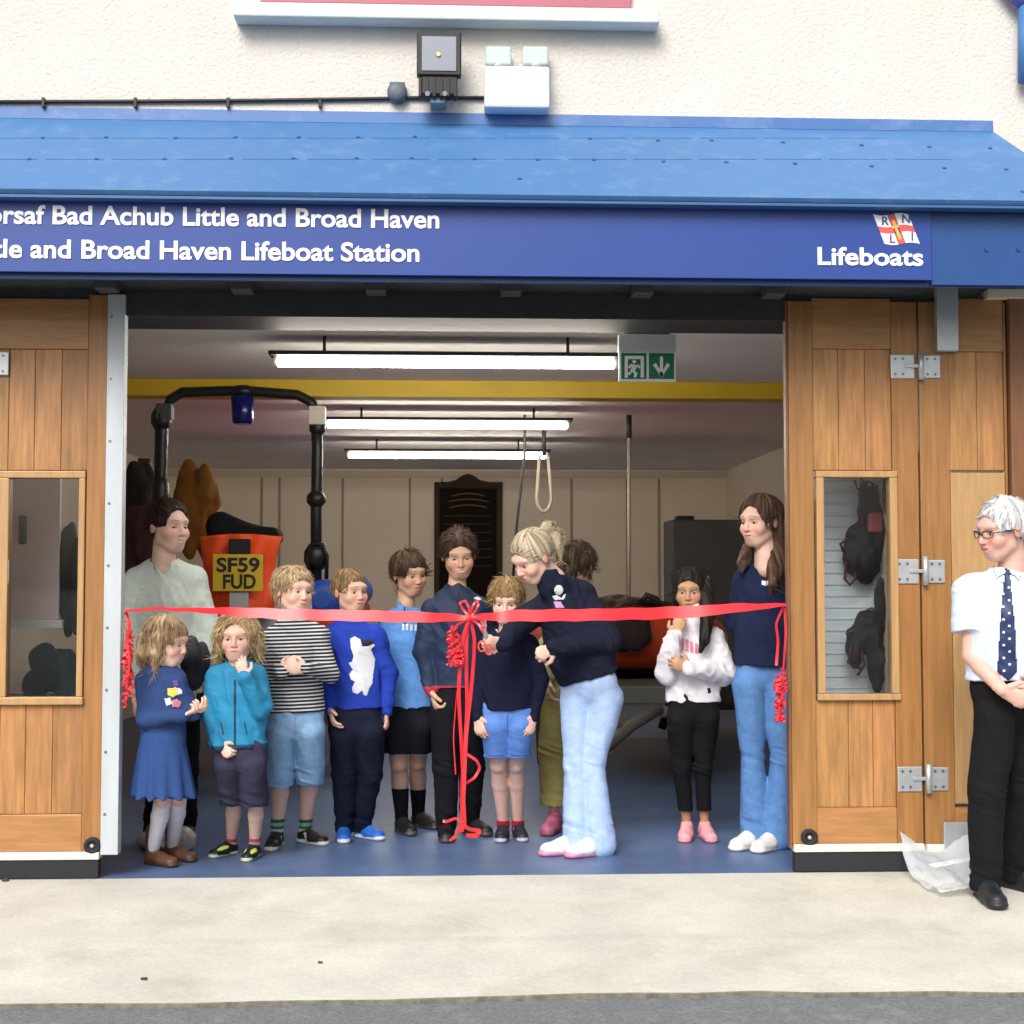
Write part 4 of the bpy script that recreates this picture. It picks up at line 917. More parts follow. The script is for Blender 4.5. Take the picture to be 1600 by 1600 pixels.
    ln = hh*hair.get('len', .26)*rng.uniform(.6, 1.3, nst); side = np.cross(fl, n0); NS = 5; SV, SC, STQ = [], [], []; sr = hh*.0062*rng.uniform(.7, 1.5, nst)
    cst = (hcN[None]*(1-rng.rand(nst, 1))+c2[None]*rng.rand(nst, 1))*rng.uniform(.75, 1.15, (nst, 1))
    for s_ in range(NS+1):
        t = s_/NS; ct = p0-n0*.002+fl*(ln*t)[:, None]+n0*(hh*hair.get('lift', .035)*t-(ln*t)**2/(2*.40*hh))[:, None]; r_ = sr*(1-t**2*.85)
        for a_ in range(3):
            aa = a_*2.094; SV.append(ct+side*(r_*math.cos(aa)*1.5)[:, None]+n0*(r_*math.sin(aa))[:, None]); SC.append(cst)
    tl = (ct-np.array(tuple(hc)))@R.T/hh; ok = ~(((tl[:, 0]/.28)**2+((tl[:, 2]+.15+fz)/.40)**2 < 1) & (tl[:, 1] > .05)); ok &= ~((st == 'short') & (tl[:, 2] < -.05) & (tl[:, 1] > -.05))
    ok &= ~((tl[:, 1] > .36) & (tl[:, 2] < .26))
    SV = [a_[ok] for a_ in SV]; SC = [a_[ok] for a_ in SC]; nst = int(ok.sum())
    SV = np.stack(SV, 1).reshape(-1, 3); SC = np.stack(SC, 1).reshape(-1, 3); base = len(HV)+np.arange(nst)*(NS+1)*3; SQ = []
    for s_ in range(NS):
        for a_ in range(3):
            b_ = (a_+1) % 3; SQ.append(np.stack([base+s_*3+a_, base+s_*3+b_, base+s_*3+3+b_, base+s_*3+3+a_], 1))
    np_mesh('hair', np.concatenate([HV, SV]), np.concatenate([HQ]+SQ), HAIRM, root, col=np.concatenate([HC, SC]))
    # ---------------- top garment
    pal = [np.array(c_) for c_ in top['c']]; Hm = pt(top['hem']); hw = scl(top['hw']); chp = lerp(Pv, Nb, .70)
    wst = lerp(Hm, chp, .5); ww = scl(top['ww']) if 'ww' in top else (hw+sw*.86)/2*.97
    T = [(econe(Hm-v*.05, wst, hw, ww, wd, q), .02, 0), (econe(wst, chp, ww, sw*.80, wd, q), .03, 0), (econe(J[0]-v*.012, J[1]-v*.012, (ur+th)*.85, (ur+th)*.85, wd, .95), .04, 0),
         (cone(Nb-v*.035, J[0]+v*ur*.3, nr*1.05, ur+th*.6), .05, 0), (cone(Nb-v*.035, J[1]+v*ur*.3, nr*1.05, ur+th*.6), .05, 0), (econe(chp, Nb-v*.04, sw*.72, nr*1.1, wd, .8), .06, 0)]
    if top.get('apron'): T.append((econe(Hm-v*.04+wd*0, wst, hw, ww, wd, q), .02, 0))
    SL = []
    for i, a in enumerate(arms):
        if a is None: continue
        j, e, w0 = J[i], pt(a['el']), pt(a['wr']); so = top.get('sleeve', 1.0); tb = th*top.get('bag', 1.3)
        if so >= .9:
            w1 = lerp(e, w0, so); SL += [(cone(j, e, ur+th, er+tb), .02, 0), (cone(e, w1, er+tb, wr_+th*.8), .012, 0)]
            if len(pal) > 1 and top.get('cuff'): SL += [(cone(lerp(e, w1, .88), w1, wr_+th*.95, wr_+th*.95), .004, 1)]
        else:
            e1 = lerp(j, e, so); SL += [(ccone(j, e1, ur+th*1.3, ur+th*2.0), .02, 0)]
    if top.get('collar') == 'stand': T += [(cone(Nb-v*.01, Nb+v*.028, nr+.016, nr+.010), .01, 0)]
    if top.get('collar') == 'hood': T += [(econe(Nb+wd*.05-v*.01, Nb+wd*.055+v*.02, nr*1.5, nr*1.25, wd, .6), .03, 0), (cone(Nb-v*.02, Nb+v*.004, nr*1.35, nr*1.2), .02, 0)]
    tv = Vol(T+SL, .0042, pad=.03)
    tv.cut(Hm-v*.0, -v)
    nd = top.get('neck', (0, 0)); tv.add(cone(Nb-v*(.012+nd[1])+wd*FS*nd[0], Nb+v*.14+wd*FS*.01, nr*1.10+.002+nd[1]*.3, nr*1.75), .006, op='s')
    for p_ in SL: tv.add(*p_)
    am = top.get('fold', .0055)*1.25; sd_ = hx*.37
    def fold(x, y, z):
        n = vnoise((x+.55*z)*19+sd_+1.2*vnoise(x*6, y*5, z*7), y*9, (z-.5*x)*6.5); n2 = vnoise((x-.4*z)*22+7, y*16+sd_, (z+.3*x)*34); n3 = vnoise(x*5+sd_, y*4, z*5)
        return am*(np.abs(n)*2.0-.55+.5*np.abs(n2)-.1+.5*n3)
    tv.disp(fold, .02)
    V, Q, C = tv.mesh(); col = np.array(pal)[np.minimum(C, len(pal)-1)]
    if top.get('hemband') and len(pal) > 1: mk = (((V-np.array(tuple(Hm)))@np.array(tuple(v))) < top['hemband']) & (np.abs((V-np.array(tuple(Hm)))@np.array(tuple(u))) < hw*1.15); col[mk] = pal[1]
    if 'fn' in top: col = top['fn'](V, col, dict(Hm=Hm, Nb=Nb, Y=Y, J=J, v=v))
    at = {}
    if top.get('stripes'):
        al = V[:, 2].copy().astype(float); best = np.full(len(V), 9.); Vn = V
        al = (V-np.array(tuple(Hm)))@np.array(tuple(v)); 
        for i, a in enumerate(arms):
            if a is None: continue
            for A_a, B_b in ((J[i], pt(a['el'])), (pt(a['el']), pt(a['wr']))):
                a0 = np.array(tuple(A_a)); ba = np.array(tuple(B_b))-a0; t = np.clip((V-a0)@ba/(ba@ba), 0, 1); dd = np.linalg.norm(V-a0-t[:, None]*ba, axis=1)-er-th
                m = (dd < .012) & (dd < best) & ~((B_b-A_a).length < 0) & ((V-np.array(tuple(J[i])))@np.array(tuple(u))*(1 if i else -1) > -ur*.6); m |= (dd < .01) & (A_a == pt(a['el'])); al[m] = (t[m]*np.linalg.norm(ba)); best[m] = dd[m]
        at['along'] = al+5
    TO = np_mesh(top.get('name', 'shirt'), V, Q, top.get('mat', CLOTH), root, col=col, attrs=at)
    # ---------------- bottoms
    bp = [np.array(c_) for c_ in bot['c']]; th2 = bot.get('th', .010); kind = bot['kind']; hpw = scl(bot['hipw']) if 'hipw' in bot else hw*.92
    wz = Pv+v*(.055*ht); BT = [(econe(wz+v*hpw*.3, Pv+v*hpw*.50, hpw*.93, hpw, wd, .60), .03, 0)]; fz_amp = bot.get('fold', .0055)
    hz = P(Pv.x, 0, Y).z
    hemz = ZZ(bot['hem'], Y) if 'hem' in bot else None
    if kind == 'skirt':
        rh = scl(bot['rh']); hm = Vector((Pv.x+scl(bot.get('dx', 0)), Y, hemz)); BT = [(econe(P(bot['waist'][0], bot['waist'][1], Y), hm-Vector((0, 0, .02)), hpw, rh, wd, .80), .02, 0)]
    for G, ff, Lf, an, hp, kn in FT if kind != 'skirt' else []:
        if kind in ('trousers', 'leggings'):
            ra = scl(bot['rh']) if 'rh' in bot else ar/lk2+th2*1.2; kk = kr/lk2+th2*.9 if 'rk' not in bot else scl(bot['rk']); ae = an-Vector((0, 0, .012*ht*bot.get('low', 1)))
            BT += [(cone(hp, kn, scl(bot['rt']) if 'rt' in bot else min(tr_/lk2+th2, hpw*.62), kk), .02, 0), (cone(kn, ae, kk, ra), .015, 0)]
        else:
            rh = scl(bot['rh']); d_ = (kn-hp).normalized(); tz = (hp.z-hemz)/max(hp.z-kn.z, .01); e_ = hp+(kn-hp)*max(tz, .2) if tz < 1.0 else lerp(kn, an, (kn.z-hemz)/(kn.z-an.z))
            BT += [(cone(hp, e_-Vector((0, 0, .03)), min(tr_+th2*1.2, hpw*.68), rh), .012, 0)]
    if bot.get('belt'): BT += [(econe(wz+v*.012*ht, wz+v*.0, hpw*.99+.004, hpw*.99+.004, wd, .62), .0, 1)]
    b2 = Vol(BT, .0042, pad=.02)
    if hemz is not None: b2.cut((0, 0, hemz), (0, 0, -1))
    else: b2.cut((0, 0, min(a_[3].z for a_ in FT)-.03*ht*bot.get('low', 1)), (0, 0, -1))
    if kind == 'skirt':
        c_ = Pv; tp = ZZ(bot['waist'][1], Y)
        b2.disp(lambda x, y, z: -.008*np.clip((tp-z)/(tp-hemz), 0, 1)*np.sin(np.arctan2(x-c_.x, y-Y)*11+2*vnoise(x*6, y*6, z*3))+.003*vnoise(x*20, y*20, z*12), .03)
    else:
        low = min(a_[3].z for a_ in FT); knz = FT[0][5].z
        b2.disp(lambda x, y, z: fz_amp*((np.abs(vnoise((x+.25*z)*20+sd_, y*9, z*4.5))*1.8-.5)+(.25+.7*np.exp(-((z-knz)/.07)**2)+(.9*np.exp(-((z-low-.05)/.06)**2) if kind == 'trousers' else 0))*(np.abs(vnoise(x*9, y*9, (z+.3*x)*36))*1.6-.4)), .02)
    V, Q, C = b2.mesh(); col = bp[0]*np.ones((len(V), 1)); col[C == 1] = bp[-1]
    if 'fn' in bot: col = bot['fn'](V, col)
    BO = np_mesh(bot.get('name', 'trousers'), V, Q, bot.get('mat', CLOTH), root, col=col)
    # ---------------- socks and shoes
    for G, ff, Lf, an, hp, kn in FT:
        g0 = G.z
        if socks:
            tz = ZZ(socks['top'], G.y+.02); t_ = min(max((tz-an.z)/(kn.z-an.z), .02), .97); bk = Vector((0, .012*ht, 0)); sth = socks.get('th', .003)
            a1 = an; tb_ = lerp(kn, an, .32)+bk; pr = [(cone(an-Vector((0, 0, .03*ht)), an, ar+sth, ar+sth), .01), (cone(an, tb_, ar+sth, cr_+sth), .01), (cone(tb_, kn, cr_+sth, kr+sth), .01)]
            s_ = Vol(pr, .0035, pad=.012); s_.cut((0, 0, tz), (0, 0, 1)); V, Q, C = s_.mesh(); n_ = np.floor((tz-V[:, 2])/socks.get('per', .5)).astype(int) % len(socks['c'])
            np_mesh('sock', V, Q, KNIT, root, col=np.array(socks['c'])[n_])
        s = Lf/.26; z = lambda h_: Vector((0, 0, h_*s)); sd2 = ff.cross(Vector((0, 0, 1))); cs = shoes['c']; a_ = an
        U = [(cone(G-ff*.30*Lf+z(.042), G+ff*.02*Lf+z(.042), .034*s, .034*s), .02, 0), (cone(G+ff*.02*Lf+z(.040), G+ff*.36*Lf+z(.030), .036*s, .030*s), .02, 0), (econe(G+ff*.10*Lf+z(.030), G+ff*.33*Lf+z(.028), .046*s, .040*s, (0, 0, 1), .6), .02, 0)]
        if shoes.get('high'): U.append((cone(G-ff*.24*Lf+z(.05), an+z(shoes.get('shaft', .045)), .040*s, .038*s*shoes.get('hr', 1)), .02, 0))
        elif not shoes.get('low'): U.append((cone(G-ff*.26*Lf+z(.05), G-ff*.22*Lf+z(.082), .036*s, .033*s), .02, 0)); U.append((cone(G-ff*.20*Lf+z(.074), G+ff*.12*Lf+z(.048), .030*s, .026*s), .02, 2 if len(cs) > 2 else 0))
        if shoes.get('panel'): U.append((econe(G+ff*.05*Lf+z(.062), G+ff*.30*Lf+z(.048), .028*s, .026*s, (0, 0, 1), .5), .003, 3))
        so = [(econe(G-ff*.33*Lf+z(.012), G+ff*.05*Lf+z(.012), .037*s, .040*s, (0, 0, 1), .5), .004, 1), (econe(G+ff*.05*Lf+z(.012), G+ff*.375*Lf+z(.014), .041*s, .042*s, (0, 0, 1), .48), .004, 1)]
        if shoes.get('stripe'): U += [(cone(G+ff*.02*Lf+sd2*k_*.040*s+z(.022), G-ff*.08*Lf+sd2*k_*.030*s+z(.06), .006*s, .005*s), .001, 1) for k_ in (-1, 1)]
        s_ = Vol(U+so, .0030, pad=.012); s_.cut((0, 0, g0), (0, 0, -1)); V, Q, C = s_.mesh()
        so_ = np_mesh('shoe', V, Q, SHOEM, root, col=np.array(cs)[np.minimum(C, len(cs)-1)])
        if shoes.get('laces', True) and not shoes.get('low'):
            b = MB()
            for k_ in range(4):
                c_ = G+ff*(.15-.075*k_)*Lf+z(.062+.0085*k_); b.tube([c_-sd2*.022*s-z(.006), c_+z(.006), c_+sd2*.022*s-z(.006)], .0028*s, 5)
            b.build('laces', mat('laces %s' % ('pale' if shoes.get('lp', 1) else 'dark'), (.6, .6, .6) if shoes.get('lp', 1) else (.03, .03, .03), .8), so_)
    ctx = dict(root=root, Wl=Wl, top=TO, bot=BO, Nb=Nb, v=v, wd=wd, u=u, hh=hh, nr=nr, Y=Y, pt=pt, J=J, FT=FT, Hm=Hm)
    if glasses:
        b = MB()
        for s in (-1, 1):
            ring = [Wl(s*.145+.10*math.cos(a), .42-.06*abs(math.cos(a) if math.cos(a)*s > 0 else 0), .0+.058*math.sin(a)) for a in [i*math.pi/8 for i in range(17)]]
            b.tube(ring, .0019, 6); b.tube([Wl(s*.245, .36, .02), Wl(s*.345, .12, .02), Wl(s*.36, -.06, .01)], .0022, 6)
        b.tube([Wl(-.05, .425, .01), Wl(0, .44, .02), Wl(.05, .425, .01)], .003, 6)
        for s in (-1, 1): b.tube([Wl(s*.05, .425, .045), Wl(s*.15, .42, .06), Wl(s*.245, .37, .045)], .0026, 6)
        b.build('glasses', BLACK, root)
    return ctx
def decal(ctx, name, poly, m, off=.0025, subdiv=.006, on='top'):
    """a printed patch: an outline seen from the front, laid on the garment's surface"""
    me = ctx[on].data; from mathutils.bvhtree import BVHTree
    base = WL[ctx[on].name]; bv = BVHTree.FromPolygons([v.co+base for v in me.vertices], [p.vertices[:] for p in me.polygons])
    xs_ = [p[0] for p in poly]; ys_ = [p[1] for p in poly]; st = subdiv/(ctx['Y']/F_PX); n, mth = len(poly), 0
    def inside(x, y):
        c = False; j = n-1
        for i in range(n):
            if (poly[i][1] > y) != (poly[j][1] > y) and x < (poly[j][0]-poly[i][0])*(y-poly[i][1])/(poly[j][1]-poly[i][1])+poly[i][0]: c = not c
            j = i
        return c
    nx, ny = max(3, int((max(xs_)-min(xs_))/st)+1), max(3, int((max(ys_)-min(ys_))/st)+1)
    X_ = [min(xs_)+(max(xs_)-min(xs_))*i/nx for i in range(nx+1)]; Y_ = [min(ys_)+(max(ys_)-min(ys_))*i/ny for i in range(ny+1)]
    o0 = Vector((0, 0, CAM_H)); bm = bmesh.new(); g = {}
    def vert(i, j):
        if (i, j) not in g:
            d = (P(X_[i], Y_[j], 5)-o0).normalized(); h = bv.ray_cast(o0, d)
            g[(i, j)] = bm.verts.new((h[0]+Vector((0, -off, 0)))) if h[0] else None
        return g[(i, j)]
    for i in range(nx):
        for j in range(ny):
            if inside((X_[i]+X_[i+1])/2, (Y_[j]+Y_[j+1])/2):
                q = [vert(i, j), vert(i+1, j), vert(i+1, j+1), vert(i, j+1)]
                if all(q) and max(a.co.y for a in q)-min(a.co.y for a in q) < .06: bm.faces.new(q).smooth = True
    r = bmesh.ops.extrude_face_region(bm, geom=bm.faces[:])
    for v_ in r['geom']:
        if isinstance(v_, bmesh.types.BMVert): v_.co.y += off*.7
    bmesh.ops.recalc_face_normals(bm, faces=bm.faces[:])
    me2 = bpy.data.meshes.new(name); bm.to_mesh(me2); bm.free(); return make(name, me2, m, ctx['root'])
SK = (.64, .40, .30); SKP = (.72, .475, .385); SKT = (.61, .375, .265); SKD = (.47, .27, .165)
NAVYC = (.010, .014, .034); BLKC = (.009, .009, .012)
BR, LBR, BLO = (.030, .016, .010), (.17, .095, .045), (.34, .22, .10)
# 1 woman in sage top
woman1 = person('woman in sage green knitted top with dark tied-back hair, smiling by the metal door edge', 6.98, 1.70, (264, 823, 0, 48, 4, 0, .238), (256, 876), ((193, 888, 0), (326, 886, 0)),
    [dict(el=(200, 1000, 0), wr=(212, 1085, -.02), hd=(214, 1110), pn=(1, 0, 0)), dict(el=(326, 990, .02), wr=(306, 1070, -.06), hd=(298, 1100, -.08), pn=(-1, 0, 0), curl=.4)],
    (262, 1090), [dict(hip=(245, 1090), kn=(243, 1200), ft=(236, 1322, 5)), dict(hip=(285, 1090), kn=(285, 1200), ft=(292, 1318, 10))],
    dict(c=[(.58, .65, .60)], hem=(262, 1085), hw=52, th=.016, mat=KNIT, fold=.0045, neck=(.015, .012), bag=1.5, sleeve=.93, name='knitted_top', q=.6), dict(kind='trousers', c=[(.010, .010, .013)], hipw=46),
    dict(c=(.016, .008, .008), c2=(.055, .030, .028), style='short', bun=(-.0, -.52, .12), vol=1.0, len=.2, whorl=(0, .9, .25), grav=0, mess=.06, lift=.005, groove=.5, fr=-.08), (.80, .54, .44), dict(c=[BLKC, (.1, .1, .1), BLKC]), sm=1.6, adult=True)
# 2 girl in navy dress
girl2 = person('small girl in navy dress, white tights and brown boots, looking right', 6.42, 1.12, (262, 1003, 0, 72, 12, 0, .196), (251, 1040), ((213, 1046, .02), (292, 1048, -.02)),
    [dict(el=(226, 1124, -.05), wr=(287, 1118, -.13), hd=(312, 1106, -.14), pn=(0, 0, 1), curl=.7, thumb=-1), dict(el=(300, 1112, 0), wr=(304, 1116, -.1), hd=(325, 1100, -.13), pn=(-.6, .4, 0), curl=.55)],
    (255, 1190), [dict(hip=(245, 1195), kn=(247, 1255), ft=(250, 1352, 55)), dict(hip=(266, 1195), kn=(268, 1255), ft=(280, 1344, 55))],
    dict(c=[(.030, .060, .17)], hem=(254, 1168), hw=39, th=.009, fold=.005, name='dress_bodice'), dict(kind='skirt', c=[(.028, .065, .20)], hem=1240, rh=51, waist=(254, 1160), hipw=36, name='skirt'),
    dict(c=(.25, .16, .085), c2=(.54, .40, .25), style='long', fr=.10, grav=.6, len=.34, mess=.1, n=700, llocks=[[(-.31, -.06, .10, .14), (-.33, -.03, -.22, .13), (-.29, -.02, -.50, .06)], [(-.1, -.35, .0, .22), (-.1, -.38, -.3, .20), (-.05, -.34, -.52, .12)], [(.2, -.3, .0, .2), (.2, -.3, -.3, .18), (.16, -.27, -.5, .1)]]), SKP,
    dict(c=[(.105, .045, .024), (.055, .03, .018), (.13, .06, .03)], high=True, hr=1.1, shaft=.125, len=.175, laces=False), socks=dict(top=1225, c=[(.70, .69, .76)], th=.004), sm=1)
# 3 child in teal jacket
boy3 = person('small child in bright teal jacket with curly fair hair, hand over mouth', 6.52, 1.12, (371, 997, 0, -3, 3, 2, .192), (372, 1036), ((322, 1040, 0), (417, 1039, 0)),
    [dict(el=(331, 1120, 0), wr=(343, 1164, -.07), hd=(362, 1182, -.10), pn=(.3, 1, 0), curl=.9), dict(el=(410, 1108, -.06), wr=(382, 1058, -.14), hd=(374, 1028, -.135), pn=(0, 1, .2), curl=.45, thumb=-1)],
    (374, 1185), [dict(hip=(354, 1190), kn=(357, 1258), ft=(351, 1337, -38)), dict(hip=(394, 1190), kn=(394, 1258), ft=(393, 1342, -12))],
    dict(c=[(.020, .215, .40), (.010, .05, .10)], hem=(370, 1166), hw=47, th=.014, fold=.007, mat=SHELL, name='jacket', collar='stand', hemband=.014), dict(kind='shorts', c=[(.042, .040, .075)], hem=1262, rh=21, hipw=42, name='shorts'),
    dict(c=(.34, .23, .11), c2=(.66, .50, .30), style='long', fr=-.09, curl=.4, grav=.5, len=.3, mess=.4, lift=.10, n=800, vol=1.05, llocks=[[(.36, -.1, .1, .12), (.42, -.06, -.15, .12), (.44, -.03, -.36, .06)], [(-.36, -.1, .1, .12), (-.40, -.06, -.15, .12), (-.42, -.03, -.34, .06)], [(0, -.4, 0, .2), (0, -.38, -.3, .2)]]), SKP,
    dict(c=[BLKC, (.45, .52, .35), (.015, .015, .02), (.60, .66, .12)], panel=True, laces=False), socks=dict(top=1306, c=[(.50, .08, .11), (.55, .40, .42)], per=.016))
# 4 striped boy
boy4 = person('boy in navy and white striped top with pale denim shorts, hands clasped', 6.80, 1.33, (459, 924, 0, 42, 3, -3, .202), (457, 967), ((411, 978, 0), (515, 976, 0)),
    [dict(el=(414, 1052, -.03), wr=(440, 1050, -.15), hd=(462, 1030, -.16), pn=(.5, .6, 0), curl=.75), dict(el=(514, 1054, -.03), wr=(480, 1044, -.16), hd=(452, 1044, -.17), pn=(-.3, .8, 0), curl=.75, thumb=-1)],
    (461, 1135), [dict(hip=(438, 1140), kn=(434, 1215), ft=(429, 1325, -6)), dict(hip=(484, 1140), kn=(480, 1215), ft=(487, 1318, 48))],
    dict(c=[(.3, .3, .3)], hem=(461, 1112), hw=48, th=.010, mat=stripes_mat(), stripes=True, name='striped_top'), dict(kind='shorts', c=[(.235, .40, .62)], hem=1231, rh=23, hipw=46, name='denim_shorts', mat=DENIM),
    dict(c=(.36, .25, .13), c2=(.70, .55, .35), style='short', curl=.3, mess=.3, lift=.05, n=650, fr=.0, len=.2), SKP, dict(c=[BLKC, (.55, .55, .55), (.02, .02, .02)], stripe=True), socks=dict(top=1276, c=[(.04, .13, .10), (.30, .48, .36), (.05, .16, .12), (.55, .60, .52)], per=.017))
# 5 blue sweatshirt
boy5 = person('boy in royal blue sweatshirt with a white animal print and blue trainers', 6.98, 1.33, (548, 925, 0, 38, 2, 0, .196), (546, 964), ((505, 976, 0), (606, 976, 0)),
    [dict(el=(515, 1055, 0), wr=(515, 1108, -.05), hd=(522, 1132, -.09), pn=(1, 0, 0), curl=.4), dict(el=(606, 1052, .03), wr=(604, 1110, 0), hd=(604, 1130), pn=(-1, 0, 0), curl=.4)],
    (555, 1135), [dict(hip=(536, 1140), kn=(536, 1215), ft=(537, 1313, 4)), dict(hip=(578, 1140), kn=(576, 1215), ft=(575, 1310, 48))],
    dict(c=[(.020, .050, .38)], hem=(557, 1106), hw=44, th=.013, fold=.006, name='sweatshirt', hemband=True), dict(kind='trousers', c=[(.012, .015, .034)], hipw=43, rh=15, rk=20),
    dict(c=(.14, .08, .035), c2=(.34, .22, .11), style='short', mess=.18, lift=.02, n=500, len=.15, vol=.95, fr=.02), SK, dict(c=[(.02, .13, .55), (.60, .66, .75), (.03, .17, .62)]), socks=dict(top=1290, c=[BLKC]))
# 6 light blue zip top
boy6 = person('boy in light blue zip-neck top with dark shorts and black knee socks', 7.22, 1.42, (640, 897, 0, 34, 10, 4, .204), (634, 946), ((591, 958, 0), (684, 956, 0)),
    [dict(el=(603, 1040, 0), wr=(612, 1106, .03), hd=(616, 1124, .07), pn=(1, 0, 0), curl=.5), dict(el=(688, 1035, .04), wr=(688, 1095, .02), hd=(688, 1115, .02), pn=(-1, 0, 0))],
    (640, 1125), [dict(hip=(620, 1130), kn=(622, 1196), ft=(633, 1302, 22)), dict(hip=(658, 1130), kn=(651, 1196), ft=(664, 1293, 42))],
    dict(c=[(.115, .29, .66)], hem=(640, 1104), hw=42, th=.012, fold=.007, name='zip_top', collar='stand'), dict(kind='shorts', c=[(.012, .012, .020)], hem=1178, rh=23, hipw=40, name='shorts'),
    dict(c=(.040, .022, .014), c2=(.12, .072, .045), style='short', fr=.09, mess=.12, lift=.02, n=600, whorl=(-.1, -.2, .5), len=.28), SKT, dict(c=[BLKC, (.05, .05, .055), (.02, .02, .02)], stripe=False, lp=0, laces=False), socks=dict(top=1229, c=[(.010, .010, .012)], th=.004))
# 7 tall boy navy jacket
boy7 = person('tallest boy in navy quilted jacket and black trousers, grinning downwards', 7.08, 1.52, (717, 867, -.02, 6, 17, 3, .208), (714, 916), ((656, 932, .02), (770, 932, 0)),
    [dict(el=(664, 1018, 0), wr=(674, 1078, -.04), hd=(680, 1100, -.05), pn=(1, 0, 0), curl=.9), dict(el=(776, 1010, .08), wr=(770, 1070, .06), hd=(770, 1090, .06), pn=(-1, 0, 0), curl=.5)],
    (716, 1100), [dict(hip=(697, 1105), kn=(697, 1200), ft=(697, 1312, 0)), dict(hip=(738, 1105), kn=(738, 1200), ft=(744, 1303, 35))],
    dict(c=[(.014, .026, .065), (.42, .03, .05)], hem=(716, 1074), hw=47, th=.015, fold=.006, mat=SHELL, name='quilted_jacket', collar='stand', hemband=.012), dict(kind='trousers', c=[(.010, .010, .014)], hipw=44, rh=16, rk=21),
    dict(c=(.030, .016, .012), c2=(.10, .06, .045), style='short', mess=.12, lift=.05, n=600, whorl=(0, .2, .5), len=.16, grav=0), SKT, dict(c=[BLKC, (.05, .03, .03), (.03, .01, .01)], lp=0, laces=False), sm=1)
# 8 small boy with navy jumper
boy8 = person('small boy in navy jumper and blue shorts standing behind the ribbon bow', 6.93, 1.27, (791, 940, -.02, -6, 14, -2, .192), (793, 980), ((745, 992, 0), (842, 992, 0)),
    [dict(el=(744, 1062, .01), wr=(746, 1120, -.03), hd=(752, 1152, -.05), pn=(.5, 1, 0), curl=.45), dict(el=(842, 1062, .01), wr=(834, 1120, -.03), hd=(823, 1152, -.05), pn=(-.5, 1, 0), curl=.45, thumb=-1)],
    (793, 1125), [dict(hip=(775, 1130), kn=(780, 1200), ft=(785, 1312, -8)), dict(hip=(811, 1130), kn=(809, 1200), ft=(812, 1311, 8))],
    dict(c=[(.012, .014, .034)], hem=(793, 1108), hw=45, th=.011, fold=.005, mat=KNIT, name='jumper', neck=(.02, .02)), dict(kind='shorts', c=[(.130, .275, .72)], hem=1187, rh=23, hipw=42, name='shorts'),
    dict(c=(.24, .145, .065), c2=(.52, .36, .19), style='short', mess=.35, lift=.07, n=650, fr=.12), SKP, dict(c=[(.014, .016, .03), (.40, .42, .48), (.02, .02, .04)], stripe=True), socks=dict(top=1282, c=[(.45, .03, .05)], th=.005))
# 9 leaning woman
woman9 = person('blonde ponytailed woman in navy hoodie and pale jeans leaning over to help cut the ribbon', 6.84, 1.68, (831, 871, -.08, -58, 34, -4, .228), (866, 905, -.04), ((843, 921, .10), (932, 905, -.06)),
    [dict(el=(814, 972, -.04), wr=(787, 1003, -.19), hd=(765, 1005, -.22), pn=(0, 1, .3), curl=1.0, hs=.15), dict(el=(948, 1002, -.10), wr=(868, 1012, -.22), hd=(842, 1022, -.23), pn=(-.3, .8, -.3), curl=1.0, hs=.15, thumb=1)],
    (926, 1088), [dict(hip=(901, 1096, .02), kn=(900, 1195, -.02), ft=(884, 1335, -72)), dict(hip=(948, 1092, -.02), kn=(926, 1195, -.03), ft=(922, 1337, -62))],
    dict(c=[(.011, .014, .030)], hem=(920, 1058), hw=50, ww=54, th=.016, fold=.008, name='hoodie', collar='hood', q=.72), dict(kind='trousers', c=[(.36, .49, .76)], hipw=49, rt=27, rh=24, rk=19, mat=DENIM, name='jeans', low=1.9, fold=.0035),
    dict(c=(.25, .19, .12), c2=(.58, .50, .38), style='short', whorl=(0, .9, .2), grav=0, mess=.04, lift=.0, len=.16, n=600, groove=.35, locks=[[(846, 838, -.05, 9), (855, 827, -.05, 11), (866, 838, -.05, 11), (873, 856, -.05, 8), (876, 872, -.05, 3)]]), SKP, dict(c=[(.72, .72, .76), (.62, .25, .40), (.75, .75, .78)], laces=False), adult=True)
# 10 person behind
per10 = person('person in olive trousers and pink shoes mostly hidden behind the leaning woman', 7.55, 1.62, (902, 885, .05, 150, 20, 0, .225), (905, 930, 0), ((862, 950, 0), (960, 950, 0)),
    [dict(el=(853, 1015, 0), wr=(855, 1060, -.05), hd=(858, 1085, -.06), pn=(1, 0, 0)), None], (893, 1075), [dict(hip=(874, 1085), kn=(864, 1170), ft=(862, 1301, -18)), dict(hip=(912, 1085), kn=(915, 1175), ft=(918, 1298, 5))],
    dict(c=[(.33, .30, .20)], hem=(893, 1060), hw=42, th=.012, name='shirt'), dict(kind='trousers', c=[(.26, .23, .085)], hipw=42, rh=21, rk=24, hem=1252),
    dict(c=(.035, .022, .014), c2=(.16, .11, .07), style='long', curl=.5, mess=.3, lift=.06, grav=.5, n=600, llocks=[[(0, -.4, .1, .25), (0, -.42, -.25, .2)]]), SK, dict(c=[(.36, .09, .17), (.25, .05, .10), (.42, .12, .2)], low=False, laces=False), adult=True)
